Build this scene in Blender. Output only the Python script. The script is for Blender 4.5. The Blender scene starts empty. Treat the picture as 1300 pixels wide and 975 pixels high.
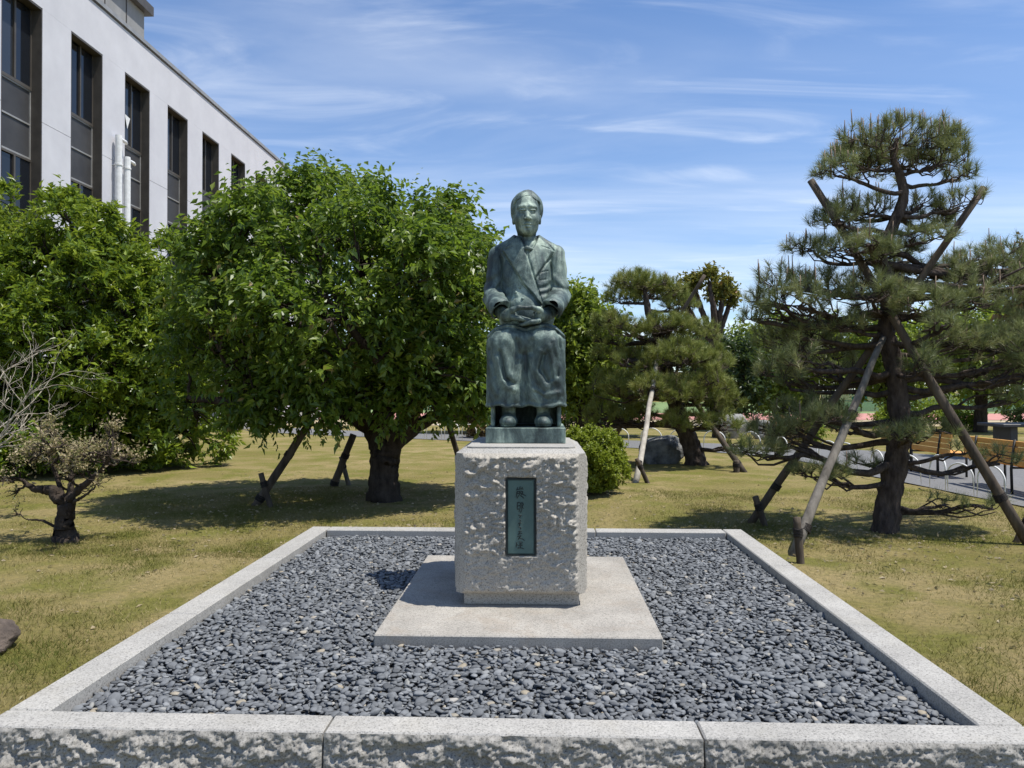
import bpy, math, random
import numpy as np
from mathutils import Vector

rng = np.random.default_rng(11)
R = math.radians
scene = bpy.context.scene
col = scene.collection

# ------------------------------------------------------------------ camera
cam_d = bpy.data.cameras.new('camera')
cam_d.sensor_fit = 'HORIZONTAL'
cam_d.sensor_width = 34.6
cam_d.lens = 26.0
cam_d.clip_start = 0.05
cam_d.clip_end = 2000
cam = bpy.data.objects.new('camera', cam_d)
cam.location = (0, 0, 1.40)
cam.rotation_euler = (R(90.44), 0, R(2.11))
col.objects.link(cam)
scene.camera = cam

# ------------------------------------------------------------------ sky, sun, exposure
SUN_EL, SUN_AZ = 68.0, -12.0          # azimuth measured from +X towards +Y
world = bpy.data.worlds.new('World')
scene.world = world
world.use_nodes = True
nt = world.node_tree
nt.nodes.clear()
def N(tree, kind, **kw):
    n = tree.nodes.new(kind)
    for k, v in kw.items():
        setattr(n, k, v)
    return n
sky = N(nt, 'ShaderNodeTexSky', sky_type='NISHITA')
sky.sun_disc = False
sky.sun_elevation = R(SUN_EL)
sky.sun_rotation = R(90 - SUN_AZ)
sky.altitude = 20
sky.air_density = 1.0
sky.dust_density = 0.25
sky.ozone_density = 3.0
bg = N(nt, 'ShaderNodeBackground')
bg.inputs['Strength'].default_value = 0.112
out = N(nt, 'ShaderNodeOutputWorld')
tc = N(nt, 'ShaderNodeTexCoord')
sep = N(nt, 'ShaderNodeSeparateXYZ')
nt.links.new(tc.outputs['Generated'], sep.inputs[0])
def M(op, a, b=None, c=None, tree=nt):
    n = N(tree, 'ShaderNodeMath', operation=op)
    for i, v in enumerate((a, b, c)):
        if v is None: continue
        if isinstance(v, (int, float)): n.inputs[i].default_value = v
        else: tree.links.new(v, n.inputs[i])
    return n.outputs[0]
zc = M('MAXIMUM', sep.outputs[2], 0.0)
zz = M('ADD', zc, 0.12)
cx = M('DIVIDE', sep.outputs[0], zz)
cy = M('DIVIDE', sep.outputs[1], zz)
comb = N(nt, 'ShaderNodeCombineXYZ')
nt.links.new(cx, comb.inputs[0]); nt.links.new(cy, comb.inputs[1])
def cloud(rot, sx, sy, scale, detail, lo, hi, dist, seed):
    mp = N(nt, 'ShaderNodeMapping')
    mp.inputs['Rotation'].default_value = (0, 0, R(rot))
    mp.inputs['Scale'].default_value = (sx, sy, 1)
    mp.inputs['Location'].default_value = (seed, seed * .7, seed * 1.3)
    nt.links.new(comb.outputs[0], mp.inputs[0])
    nz = N(nt, 'ShaderNodeTexNoise')
    nz.inputs['Scale'].default_value = scale
    nz.inputs['Detail'].default_value = detail
    nz.inputs['Roughness'].default_value = .55
    nz.inputs['Distortion'].default_value = dist
    nt.links.new(mp.outputs[0], nz.inputs['Vector'])
    mr = N(nt, 'ShaderNodeMapRange', interpolation_type='SMOOTHSTEP')
    mr.inputs[1].default_value = lo; mr.inputs[2].default_value = hi
    nt.links.new(nz.outputs[0], mr.inputs[0])
    return mr.outputs[0]
c1 = cloud(-20, .40, 1.3, .9, 7, .42, .82, 1.1, 3.1)
c2 = cloud(-32, .6, 2.0, 1.7, 9, .48, .86, 1.2, 8.4)
c3 = cloud(6, .22, .7, 1.0, 5, .38, .75, .3, 1.7)
cs = M('ADD', M('MULTIPLY', c1, .25), M('MULTIPLY', c2, .36))
cs = M('ADD', cs, M('MULTIPLY', c3, .10))
low = N(nt, 'ShaderNodeMapRange', interpolation_type='SMOOTHSTEP')
low.inputs[1].default_value = .34; low.inputs[2].default_value = .02
low.inputs[3].default_value = 0.0; low.inputs[4].default_value = .38
nt.links.new(zc, low.inputs[0])
c4 = cloud(3, .3, 1.1, 1.3, 6, .40, .62, .3, 5.5)
cs = M('ADD', cs, M('MULTIPLY', M('ADD', M('MULTIPLY', c4, .75), .25), low.outputs[0]))
cs = M('MINIMUM', cs, .9)
mix = N(nt, 'ShaderNodeMixRGB')
mix.inputs[2].default_value = (8.6, 8.9, 9.2, 1)
nt.links.new(cs, mix.inputs[0])
tint = N(nt, 'ShaderNodeMixRGB', blend_type='MULTIPLY')
tint.inputs[0].default_value = 1.0
tint.inputs[2].default_value = (.87, 1.0, 1.16, 1)
nt.links.new(sky.outputs[0], tint.inputs[1])
nt.links.new(tint.outputs[0], mix.inputs[1])
nt.links.new(mix.outputs[0], bg.inputs[0])
nt.links.new(bg.outputs[0], out.inputs[0])

sun_d = bpy.data.lights.new('sun', 'SUN')
sun_d.energy = 5.0
sun_d.angle = R(0.55)
sun_d.color = (1.0, .955, .88)
sun = bpy.data.objects.new('sun', sun_d)
sdir = Vector((math.cos(R(SUN_EL)) * math.cos(R(SUN_AZ)), math.cos(R(SUN_EL)) * math.sin(R(SUN_AZ)), math.sin(R(SUN_EL))))
sun.rotation_euler = sdir.to_track_quat('Z', 'Y').to_euler()
sun.location = (6, -1, 14)
col.objects.link(sun)

vs = scene.view_settings
vs.view_transform = 'Standard'
vs.look = 'None'
vs.exposure = 0.36
vs.gamma = 1.0
vs.use_curve_mapping = False

# ------------------------------------------------------------------ helpers
def vnoise(P, seed=0):
    P = np.asarray(P, dtype=np.float64)
    I = np.floor(P).astype(np.int64)
    f = P - I
    f = f * f * (3 - 2 * f)
    def h(ix, iy, iz):
        n = (ix * 374761393 + iy * 668265263 + iz * 2147483647 + seed * 1274126177) & 0xffffffff
        n = ((n ^ (n >> 13)) * 1274126177) & 0xffffffff
        n = (n ^ (n >> 16)) & 0xffffffff
        return n / 4294967295.0
    r = 0
    for dx in (0, 1):
        wx = f[..., 0] if dx else 1 - f[..., 0]
        for dy in (0, 1):
            wy = f[..., 1] if dy else 1 - f[..., 1]
            for dz in (0, 1):
                wz = f[..., 2] if dz else 1 - f[..., 2]
                r = r + wx * wy * wz * h(I[..., 0] + dx, I[..., 1] + dy, I[..., 2] + dz)
    return r
def fbm(P, octs=4, seed=0, gain=.5):
    P = np.asarray(P, dtype=np.float64)
    a, t, s = 1.0, 0.0, 0.0
    for o in range(octs):
        t = t + a * (vnoise(P * (2 ** o), seed + o * 17) * 2 - 1)
        s += a; a *= gain
    return t / s

def norm(v):
    return v / np.maximum(np.linalg.norm(v, axis=-1, keepdims=True), 1e-9)

def link(o, parent=None):
    col.objects.link(o)
    if parent is not None:
        o.parent = parent
    return o

def mesh_data(name, V, faces, mats, smooth=False, attr=None, mat_idx=None):
    """V (n,3); faces: list of int arrays of shape (m,k)."""
    if not isinstance(faces, (list, tuple)):
        faces = [faces]
    faces = [np.asarray(f, dtype=np.int32) for f in faces if len(f)]
    V = np.asarray(V, dtype=np.float32)
    me = bpy.data.meshes.new(name)
    me.vertices.add(len(V))
    me.vertices.foreach_set('co', V.ravel())
    tot = np.concatenate([np.full(len(f), f.shape[1], np.int32) for f in faces])
    idx = np.concatenate([f.ravel() for f in faces])
    start = np.concatenate([[0], np.cumsum(tot)[:-1]]).astype(np.int32)
    me.loops.add(len(idx)); me.loops.foreach_set('vertex_index', idx)
    me.polygons.add(len(tot))
    me.polygons.foreach_set('loop_start', start)
    me.polygons.foreach_set('loop_total', tot)
    me.polygons.foreach_set('use_smooth', np.full(len(tot), bool(smooth)))
    if not isinstance(mats, (list, tuple)):
        mats = [mats]
    for m in mats: me.materials.append(m)
    if mat_idx is not None:
        me.polygons.foreach_set('material_index', np.asarray(mat_idx, np.int32))
    if attr is not None:
        a = me.attributes.new('rnd', 'FLOAT', 'POINT')
        a.data.foreach_set('value', np.asarray(attr, np.float32))
    me.update(calc_edges=True)
    me.validate()
    return me

def mobj(name, V, faces, mats, parent=None, smooth=False, attr=None, mat_idx=None):
    o = bpy.data.objects.new(name, mesh_data(name, V, faces, mats, smooth, attr, mat_idx))
    return link(o, parent)

def tag(o, label, cat, group=None):
    o['label'] = label; o['category'] = cat
    if group: o['group'] = group
    return o
def structure(o):
    o['kind'] = 'structure'; return o
def stuff(o):
    o['kind'] = 'stuff'; return o
def thing(name, label, cat, loc=(0, 0, 0), group=None):
    o = bpy.data.objects.new(name, None)
    o.empty_display_size = .2
    o.location = loc
    col.objects.link(o)
    return tag(o, label, cat, group)
def hang(o, root):
    """parent o (already in world coordinates) to a root empty"""
    o.parent = root
    o.location = Vector(o.location) - Vector(root.location)
    return o

class MB:
    """collects quads and tris"""
    def __init__(s):
        s.V, s.Q, s.T, s.A, s.n = [], [], [], [], 0
    def add(s, V, Q=None, T=None, a=0.0):
        V = np.asarray(V, float)
        if Q is not None and len(Q): s.Q.append(np.asarray(Q) + s.n)
        if T is not None and len(T): s.T.append(np.asarray(T) + s.n)
        s.V.append(V); s.n += len(V)
        s.A.append(np.full(len(V), a) if np.isscalar(a) else np.asarray(a))
    def box(s, x0, x1, y0, y1, z0, z1, bev=0.0):
        if bev <= 0:
            V = [(x, y, z) for z in (z0, z1) for y in (y0, y1) for x in (x0, x1)]
            s.add(V, [(0, 2, 3, 1), (4, 5, 7, 6), (0, 1, 5, 4), (2, 6, 7, 3), (0, 4, 6, 2), (1, 3, 7, 5)])
            return
        X, Y, Z, b = (x0, x1), (y0, y1), (z0, z1), bev
        V, ix = [], {}
        for i in (0, 1):
            for j in (0, 1):
                for k in (0, 1):
                    sx, sy, sz = 1 - 2 * i, 1 - 2 * j, 1 - 2 * k
                    for ax in range(3):
                        p = [X[i] + sx * b, Y[j] + sy * b, Z[k] + sz * b]
                        p[ax] -= (sx, sy, sz)[ax] * b
                        ix[i, j, k, ax] = len(V); V.append(p)
        Q, T = [], []
        for ax in range(3):
            o1, o2 = [a for a in range(3) if a != ax]
            for e in (0, 1):
                f = []
                for (u, v) in ((0, 0), (1, 0), (1, 1), (0, 1)):
                    c = [0, 0, 0]; c[ax] = e; c[o1] = u; c[o2] = v
                    f.append(ix[c[0], c[1], c[2], ax])
                Q.append(f)
        for ax in range(3):            # edges running along ax
            o1, o2 = [a for a in range(3) if a != ax]
            for u in (0, 1):
                for v in (0, 1):
                    c0 = [0, 0, 0]; c0[o1] = u; c0[o2] = v
                    c1 = list(c0); c1[ax] = 1
                    Q.append([ix[c0[0], c0[1], c0[2], o1], ix[c1[0], c1[1], c1[2], o1], ix[c1[0], c1[1], c1[2], o2], ix[c0[0], c0[1], c0[2], o2]])
        for i in (0, 1):
            for j in (0, 1):
                for k in (0, 1):
                    T.append([ix[i, j, k, 0], ix[i, j, k, 1], ix[i, j, k, 2]])
        # orient outward
        V = np.array(V); c = V.mean(0)
        def orient(F):
            o = []
            for f in F:
                p = V[f]; n = np.cross(p[1] - p[0], p[2] - p[0])
                o.append(f if np.dot(n, p.mean(0) - c) > 0 else f[::-1])
            return o
        s.add(V, orient(Q), orient(T))
    def tube(s, pts, rad, seg=6, cap=True, a=0.0, rough=0.0):
        pts = np.asarray(pts, float); n = len(pts)
        rad = np.full(n, rad) if np.isscalar(rad) else np.asarray(rad, float)
        t = np.gradient(pts, axis=0); t = norm(t)
        ref = np.array([0, 0, 1.]) if abs(t[:, 2]).mean() < .8 else np.array([1., 0, 0])
        u = norm(np.cross(t, ref)); v = np.cross(t, u)
        ang = np.arange(seg) * 2 * math.pi / seg
        V = pts[:, None] + rad[:, None, None] * (np.cos(ang)[None, :, None] * u[:, None] + np.sin(ang)[None, :, None] * v[:, None])
        V = V.reshape(-1, 3)
        if rough > 0:
            c0 = np.repeat(pts, seg, 0); e_ = V - c0
            V = c0 + e_ * (1 + rough * 2.2 * fbm(np.c_[e_ * 26, V[:, 2:3] * 7][:, [0, 1, 3]] + 5, 3, 8, .6))[:, None]
        i = np.arange(n - 1)[:, None] * seg; j = np.arange(seg)[None]; k = (j + 1) % seg
        Q = np.stack([i + j, i + k, i + seg + k, i + seg + j], -1).reshape(-1, 4)[:, ::-1]
        T = None
        if cap:
            V = np.concatenate([V, pts[:1], pts[-1:]])
            e = n * seg; j = np.arange(seg); k = (j + 1) % seg
            T = np.concatenate([np.stack([np.full(seg, e), k, j], -1), np.stack([np.full(seg, e + 1), (n - 1) * seg + j, (n - 1) * seg + k], -1)])[:, ::-1]
        s.add(V, Q, T, a)
    def data(s):
        return np.concatenate(s.V), [np.concatenate(x) for x in (s.Q, s.T) if x], np.concatenate(s.A)
    def build(s, name, mat, parent=None, smooth=False, attr=False):
        V, F, A = s.data()
        return mobj(name, V, F, mat, parent, smooth, A if attr else None)

# ------------------------------------------------------------------ materials
def new_mat(name):
    m = bpy.data.materials.new(name); m.use_nodes = True
    t = m.node_tree; t.nodes.clear()
    o = N(t, 'ShaderNodeOutputMaterial'); p = N(t, 'ShaderNodeBsdfPrincipled')
    t.links.new(p.outputs[0], o.inputs[0])
    return m, t, p, o
def ramp(t, src, stops, interp='LINEAR'):
    r = N(t, 'ShaderNodeValToRGB'); r.color_ramp.interpolation = interp
    e = r.color_ramp.elements
    while len(e) < len(stops): e.new(.5)
    for k, (p, c) in enumerate(stops):
        e[k].position = p; e[k].color = (*c, 1) if len(c) == 3 else c
    t.links.new(src, r.inputs[0])
    return r.outputs[0]
def noise(t, scale, detail=4, rough=.55, dist=0.0, coord='Object', mscale=None):
    c = N(t, 'ShaderNodeTexCoord')
    src = c.outputs[coord]
    if mscale:
        mp = N(t, 'ShaderNodeMapping'); mp.inputs['Scale'].default_value = mscale
        t.links.new(src, mp.inputs[0]); src = mp.outputs[0]
    n = N(t, 'ShaderNodeTexNoise')
    n.inputs['Scale'].default_value = scale; n.inputs['Detail'].default_value = detail
    n.inputs['Roughness'].default_value = rough; n.inputs['Distortion'].default_value = dist
    t.links.new(src, n.inputs['Vector'])
    return n.outputs[0]
def bump(t, p, src, strength, dist):
    b = N(t, 'ShaderNodeBump'); b.inputs['Strength'].default_value = strength; b.inputs['Distance'].default_value = dist
    t.links.new(src, b.inputs['Height']); t.links.new(b.outputs[0], p.inputs['Normal'])
def mixc(t, f, a, b, mode='MIX'):
    m = N(t, 'ShaderNodeMixRGB', blend_type=mode)
    for i, v in enumerate((f, a, b)):
        if isinstance(v, (int, float)): m.inputs[i].default_value = v
        elif isinstance(v, tuple): m.inputs[i].default_value = (*v, 1)
        else: t.links.new(v, m.inputs[i])
    return m.outputs[0]
def simple(name, c1, c2, scale=8, rough=.7, bmp=.2, bd=.01, metal=0.0, detail=5, spec=.5, mscale=None, dist=0.0):
    m, t, p, o = new_mat(name)
    n = noise(t, scale, detail, .6, dist, mscale=mscale)
    t.links.new(ramp(t, n, [(.3, c1), (.7, c2)]), p.inputs['Base Color'])
    p.inputs['Roughness'].default_value = rough; p.inputs['Metallic'].default_value = metal
    p.inputs['Specular IOR Level'].default_value = spec
    if bmp: bump(t, p, noise(t, scale * 3, detail, .65, mscale=mscale), bmp, bd)
    return m
def granite(name, light, dark, base_var=.12, rough=.75, stain=(.3, .27, .2), stain_amt=.25, grain=150):
    m, t, p, o = new_mat(name)
    sp = noise(t, grain, 3, .75)
    c = ramp(t, sp, [(.34, dark), (.44, tuple(.8 * x for x in light)), (.56, light), (.75, tuple(min(1, x * 1.15) for x in light))])
    big = ramp(t, noise(t, 3.2, 6, .6), [(.35, (1 - base_var,) * 3), (.7, (1, 1, 1))])
    c = mixc(t, 1.0, c, big, 'MULTIPLY')
    st = ramp(t, noise(t, 5.5, 7, .7, .6), [(.5, (0, 0, 0)), (.78, (stain_amt,) * 3)])
    c = mixc(t, st, c, stain)
    t.links.new(c, p.inputs['Base Color'])
    p.inputs['Roughness'].default_value = rough
    p.inputs['Specular IOR Level'].default_value = .35
    bump(t, p, noise(t, 180, 4, .7), .25, .002)
    return m
def leaf_mat(name, stops, trans=(.22, .34, .03), tf=.38, rough=.42, spec=.45):
    m, t, p, o = new_mat(name)
    a = N(t, 'ShaderNodeAttribute'); a.attribute_name = 'rnd'
    c = ramp(t, a.outputs['Fac'], stops)
    t.links.new(c, p.inputs['Base Color'])
    p.inputs['Roughness'].default_value = rough; p.inputs['Specular IOR Level'].default_value = spec
    tr = N(t, 'ShaderNodeBsdfTranslucent')
    t.links.new(mixc(t, .5, c, trans), tr.inputs[0])
    ms = N(t, 'ShaderNodeMixShader'); ms.inputs[0].default_value = tf
    t.links.new(p.outputs[0], ms.inputs[1]); t.links.new(tr.outputs[0], ms.inputs[2])
    t.links.new(ms.outputs[0], o.inputs[0])
    return m
def bark(name, c1, c2, scale=14):
    return simple(name, c1, c2, scale, .9, .9, .03, mscale=(1, 1, .35), spec=.2)

MAT = {}
MAT['kerb'] = granite('granite_light', (.41, .396, .365), (.12, .116, .11), .22)
MAT['kerb_rough'] = granite('granite_split_face', (.40, .38, .345), (.10, .095, .085), .35, .9, (.10, .088, .065), .5, 130)
MAT['slab'] = granite('granite_slab', (.40, .374, .33), (.14, .132, .12), .3, .8, (.24, .185, .13), .5)
MAT['plinth'] = granite('granite_plinth', (.45, .415, .355), (.14, .127, .110), .22, .85, (.24, .22, .17), .35, 130)
def bronze():
    m, t, p, o = new_mat('bronze_patina')
    a = noise(t, 6.5, 9, .68, .5, mscale=(1, 1, .5))
    c = ramp(t, a, [(.37, (.024, .038, .037)), (.45, (.072, .106, .098)), (.525, (.150, .205, .180)), (.60, (.33, .41, .34))])
    b = ramp(t, noise(t, 40, 6, .7, mscale=(1, 1, .6)), [(.3, (.66, .66, .66)), (.7, (1.12, 1.12, 1.12))])
    c = mixc(t, 1.0, c, b, 'MULTIPLY')
    s = ramp(t, noise(t, 10, 6, .7, 1.0, mscale=(1.6, 1.6, .25)), [(.52, (0, 0, 0)), (.68, (.62, .62, .62))])
    c = mixc(t, s, c, (.03, .045, .05))
    t.links.new(c, p.inputs['Base Color'])
    p.inputs['Metallic'].default_value = .15
    t.links.new(ramp(t, a, [(.3, (.45,) * 3), (.7, (.72,) * 3)]), p.inputs['Roughness'])
    bump(t, p, noise(t, 70, 6, .75), .55, .006)
    return m
MAT['bronze'] = bronze()
MAT['bronze_panel'] = simple('bronze_panel', (.055, .10, .095), (.10, .165, .15), 6, .5, .12, .002, .3)
MAT['bronze_dark'] = simple('bronze_dark', (.012, .018, .018), (.03, .042, .04), 20, .6, .2, .002, .3)
MAT['white_metal'] = simple('white_enamel', (.62, .62, .60), (.78, .78, .77), 12, .45, .05, .001)
MAT['bark'] = bark('dark_bark', (.018, .013, .010), (.075, .058, .045))
MAT['pine_bark'] = bark('pine_bark', (.028, .021, .018), (.12, .092, .075), 18)
MAT['pale_twig'] = bark('pale_twig', (.30, .26, .20), (.58, .52, .43), 20)
MAT['post'] = simple('weathered_post', (.040, .030, .022), (.125, .098, .072), 7, .85, .6, .01, mscale=(2, 2, .3), spec=.25)
MAT['post_grey'] = simple('grey_weathered_post', (.085, .074, .060), (.235, .21, .175), 7, .85, .5, .01, mscale=(2, 2, .3), spec=.25)
MAT['post_pale'] = simple('pale_peeled_post', (.26, .23, .19), (.52, .48, .41), 9, .85, .4, .01, mscale=(1, 1, .5), spec=.25)
MAT['wood'] = simple('bench_plank', (.56, .26, .055), (.70, .37, .09), 5, .55, .15, .003, mscale=(4, .5, 4))
MAT['iron'] = simple('dark_iron', (.012, .012, .013), (.04, .04, .04), 15, .55, .1, .002, .6)
MAT['rock'] = simple('dark_boulder', (.02, .021, .022), (.26, .26, .25), 5, .85, .8, .04, detail=8)
MAT['rock_brown'] = simple('brown_boulder', (.055, .042, .034), (.16, .125, .10), 9, .9, .7, .03, detail=8)
MAT['rock_grey'] = simple('grey_rock', (.13, .13, .12), (.40, .39, .37), 6, .9, .7, .03, detail=8)
def plaster():
    m, t, p, o = new_mat('white_render')
    c = ramp(t, noise(t, 1.1, 8, .65), [(.3, (.48, .48, .51)), (.7, (.56, .56, .59))])
    s = ramp(t, noise(t, 2.2, 6, .7, mscale=(1, 1, .12)), [(.5, (0, 0, 0)), (.8, (.10,) * 3)])
    t.links.new(mixc(t, s, c, (.45, .44, .43)), p.inputs['Base Color'])
    p.inputs['Roughness'].default_value = .85
    bump(t, p, noise(t, 30, 6, .7), .25, .01)
    return m
MAT['plaster'] = plaster()
MAT['bldg_frame'] = simple('bronze_aluminium', (.065, .056, .047), (.10, .088, .073), 3, .5, 0, 0, .2)
MAT['bldg_trim'] = simple('silver_trim', (.26, .255, .24), (.36, .35, .335), 3, .45, 0, 0, .3)
MAT['bldg_panel'] = simple('spandrel_panel', (.036, .035, .037), (.058, .057, .058), 2, .55, 0, 0, .1)
MAT['roof_grey'] = simple('grey_cladding', (.19, .19, .185), (.27, .265, .26), 1.5, .7, .1, .01, mscale=(1, 1, .3))
def glass(name, c, r=.06):
    m, t, p, o = new_mat(name)
    p.inputs['Base Color'].default_value = (*c, 1); p.inputs['Roughness'].default_value = r
    p.inputs['Specular IOR Level'].default_value = .55
    bump(t, p, noise(t, .8, 2, .5), .05, .02)
    return m
MAT['glass'] = glass('window_glass', (.010, .012, .016))
MAT['glass_grey'] = glass('window_glass_grey', (.030, .035, .044))  # slightly paler blue-grey base colour for some of the left-hand panes
def lawn_mat():
    m, t, p, o = new_mat('dry_lawn')
    a = ramp(t, noise(t, .55, 7, .62, .6), [(.30, (.155, .134, .042)), (.46, (.208, .172, .068)), (.58, (.25, .20, .092)), (.74, (.30, .24, .125))])
    b = ramp(t, noise(t, 26, 6, .75), [(.28, (.52, .56, .46)), (.52, (1, 1, 1)), (.75, (1.32, 1.26, 1.1))])
    c = mixc(t, 1.0, a, b, 'MULTIPLY')
    g = ramp(t, noise(t, 1.7, 5, .6, .4), [(.44, (0, 0, 0)), (.62, (.8,) * 3)])
    c = mixc(t, g, c, mixc(t, 1.0, b, (.130, .134, .026), 'MULTIPLY'))
    t.links.new(c, p.inputs['Base Color'])
    p.inputs['Roughness'].default_value = .95; p.inputs['Specular IOR Level'].default_value = .12
    bump(t, p, noise(t, 70, 8, .8), .8, .02)
    return m
MAT['lawn'] = lawn_mat()
MAT['soil'] = simple('bed_soil', (.02, .02, .02), (.05, .05, .05), 20, .95, .3, .01)
MAT['asphalt'] = simple('grey_path', (.10, .10, .102), (.17, .17, .168), 30, .9, .3, .005)
MAT['track'] = simple('red_track', (.40, .17, .14), (.48, .23, .19), 1.5, .9, .1, .01)
MAT['sand'] = simple('sandy_field', (.34, .27, .16), (.43, .35, .22), 1.0, .95, .1, .01)
MAT['field'] = simple('green_field', (.10, .17, .05), (.19, .24, .09), .6, .95, .2, .01)
MAT['grass'] = leaf_mat('grass_blades', [(0, (.09, .107, .02)), (.4, (.165, .15, .046)), (.75, (.255, .212, .095)), (1, (.37, .305, .165))], (.3, .28, .06), .25, .7, .15)
def pebble_mat():
    m, t, p, o = new_mat('river_pebble')
    a = N(t, 'ShaderNodeAttribute'); a.attribute_name = 'rnd'
    c = ramp(t, a.outputs['Fac'], [(0, (.068, .072, .076)), (.3, (.118, .125, .132)), (.6, (.165, .174, .182)), (.84, (.225, .234, .240)), (.93, (.26, .26, .245)), (.97, (.28, .24, .175)), (1, (.34, .33, .31))])
    g = ramp(t, noise(t, 60, 5, .65), [(.3, (.8,) * 3), (.7, (1.12,) * 3)])
    t.links.new(mixc(t, 1.0, c, g, 'MULTIPLY'), p.inputs['Base Color'])
    p.inputs['Roughness'].default_value = .72; p.inputs['Specular IOR Level'].default_value = .25
    bump(t, p, noise(t, 150, 4, .6), .2, .002)
    return m
MAT['pebble'] = pebble_mat()
MAT['plum_leaf'] = leaf_mat('plum_leaf', [(0, (.029, .060, .010)), (.35, (.070, .123, .015)), (.72, (.135, .193, .024)), (.95, (.215, .255, .042)), (1, (.23, .16, .06))], (.30, .45, .04), .40)
MAT['shrub_leaf'] = leaf_mat('evergreen_leaf', [(0, (.036, .072, .010)), (.4, (.105, .172, .015)), (.8, (.21, .275, .024)), (1, (.31, .35, .04))], (.36, .46, .04), .36, .34, .5)
MAT['brown_leaf'] = leaf_mat('brown_leaf', [(0, (.13, .15, .045)), (.35, (.22, .21, .08)), (.6, (.34, .28, .16)), (.82, (.46, .38, .26)), (1, (.20, .24, .07))], (.42, .32, .18), .3, .6, .25)
MAT['azalea_leaf'] = leaf_mat('azalea_leaf', [(0, (.11, .15, .012)), (.5, (.21, .265, .022)), (1, (.33, .37, .05))], (.34, .42, .03), .32)
MAT['bright_leaf'] = leaf_mat('bright_leaf', [(0, (.085, .13, .016)), (.5, (.165, .225, .026)), (1, (.27, .32, .05))], (.32, .42, .04), .42)
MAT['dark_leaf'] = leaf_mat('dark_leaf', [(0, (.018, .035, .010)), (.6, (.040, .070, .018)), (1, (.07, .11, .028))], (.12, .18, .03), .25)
MAT['russet_leaf'] = leaf_mat('russet_leaf', [(0, (.07, .06, .02)), (.5, (.13, .10, .035)), (1, (.22, .13, .06))], (.3, .2, .06), .3)
MAT['pollard_leaf'] = leaf_mat('pollard_leaf', [(0, (.075, .095, .016)), (.6, (.155, .17, .028)), (.9, (.22, .20, .045)), (1, (.30, .16, .05))], (.34, .30, .05), .36)
MAT['needle'] = leaf_mat('pine_needle', [(0, (.085, .110, .042)), (.5, (.165, .192, .072)), (.85, (.26, .28, .12)), (1, (.33, .28, .14))], (.24, .28, .09), .32, .45, .4)
MAT['needle_light'] = leaf_mat('pine_needle_light', [(0, (.11, .145, .030)), (.5, (.205, .24, .052)), (.85, (.29, .31, .085)), (1, (.33, .29, .11))], (.25, .27, .06), .25, .5, .35)
MAT['candle'] = simple('pine_candle', (.16, .105, .07), (.26, .19, .13), 30, .8, .2, .003)
def net_mat():
    m, t, p, o = new_mat('green_net')
    p.inputs['Base Color'].default_value = (.02, .17, .12, 1); p.inputs['Roughness'].default_value = .8
    tr = N(t, 'ShaderNodeBsdfTransparent'); ms = N(t, 'ShaderNodeMixShader'); ms.inputs[0].default_value = .40
    t.links.new(tr.outputs[0], ms.inputs[1]); t.links.new(p.outputs[0], ms.inputs[2]); t.links.new(ms.outputs[0], o.inputs[0])
    return m
MAT['net'] = net_mat()

# ================================================================== SETTING
# lawn: one sheet to the horizon
def axis(lo, hi, n0, n1, step, k=1.25):
    a = list(np.arange(n0, n1 + 1e-6, step))
    s = step
    while a[-1] < hi: s *= k; a.append(a[-1] + s)
    s = step
    while a[0] > lo: s *= k; a.insert(0, a[0] - s)
    return np.array(a)
gx = axis(-500, 500, -9, 9, .16); gy = axis(-60, 900, 1, 12, .16)
GX, GY = np.meshgrid(gx, gy)
def lawn_z(x, y):
    P = np.stack([x * .9, y * .9, x * 0], -1)
    w = np.clip((14 - y) / 4, 0, 1) * np.clip((12 - np.abs(x)) / 4, 0, 1)
    return fbm(P, 3, 5) * .022 * w - .012 * w
GZ = lawn_z(GX, GY)
V = np.stack([GX, GY, GZ], -1).reshape(-1, 3)
nx, ny = len(gx), len(gy)
i = (np.arange(ny - 1)[:, None] * nx + np.arange(nx - 1)[None]).ravel()
structure(mobj('lawn', V, np.stack([i, i + 1, i + nx + 1, i + nx], -1), MAT['lawn'], smooth=True))

def sheet(name, pts, z, mat):
    V = [(x, y, z) for x, y in pts]
    me = bpy.data.meshes.new(name); me.from_pydata(V, [], [list(range(len(V)))]); me.materials.append(mat)
    return structure(link(bpy.data.objects.new(name, me)))
# winding path
ctr = np.array([(9.5, 2), (8.7, 6), (8.0, 10), (7.6, 13), (6.6, 16.3), (4.5, 18.6), (1.5, 20.4), (-2.5, 22.6), (-7, 25.0), (-9.5, 27)], float)
def smooth_path(p, n=8):
    out_ = []
    for k in range(len(p) - 1):
        p0, p1, p2, p3 = p[max(k - 1, 0)], p[k], p[k + 1], p[min(k + 2, len(p) - 1)]
        for t in np.linspace(0, 1, n, endpoint=False):
            out_.append(.5 * ((2 * p1) + (-p0 + p2) * t + (2 * p0 - 5 * p1 + 4 * p2 - p3) * t * t + (-p0 + 3 * p1 - 3 * p2 + p3) * t ** 3))
    out_.append(p[-1]); return np.array(out_)
cp = smooth_path(ctr)
tg = norm(np.gradient(cp, axis=0)); nr = np.stack([-tg[:, 1], tg[:, 0]], -1)   # nr points to the left of travel (towards the lawn)
wid = np.interp(np.arange(len(cp)), [0, 24, 40, len(cp) - 1], [2.3, 2.3, 1.3, 1.1])
near = cp + nr * wid[:, None]; far_ = cp - nr * wid[:, None]
V = np.concatenate([np.c_[near, np.full(len(cp), .012)], np.c_[far_, np.full(len(cp), .012)]])
k = np.arange(len(cp) - 1); n = len(cp)
structure(mobj('path', V, np.stack([k, k + 1, k + n + 1, k + n], -1)[:, ::-1], MAT['asphalt']))
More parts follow.
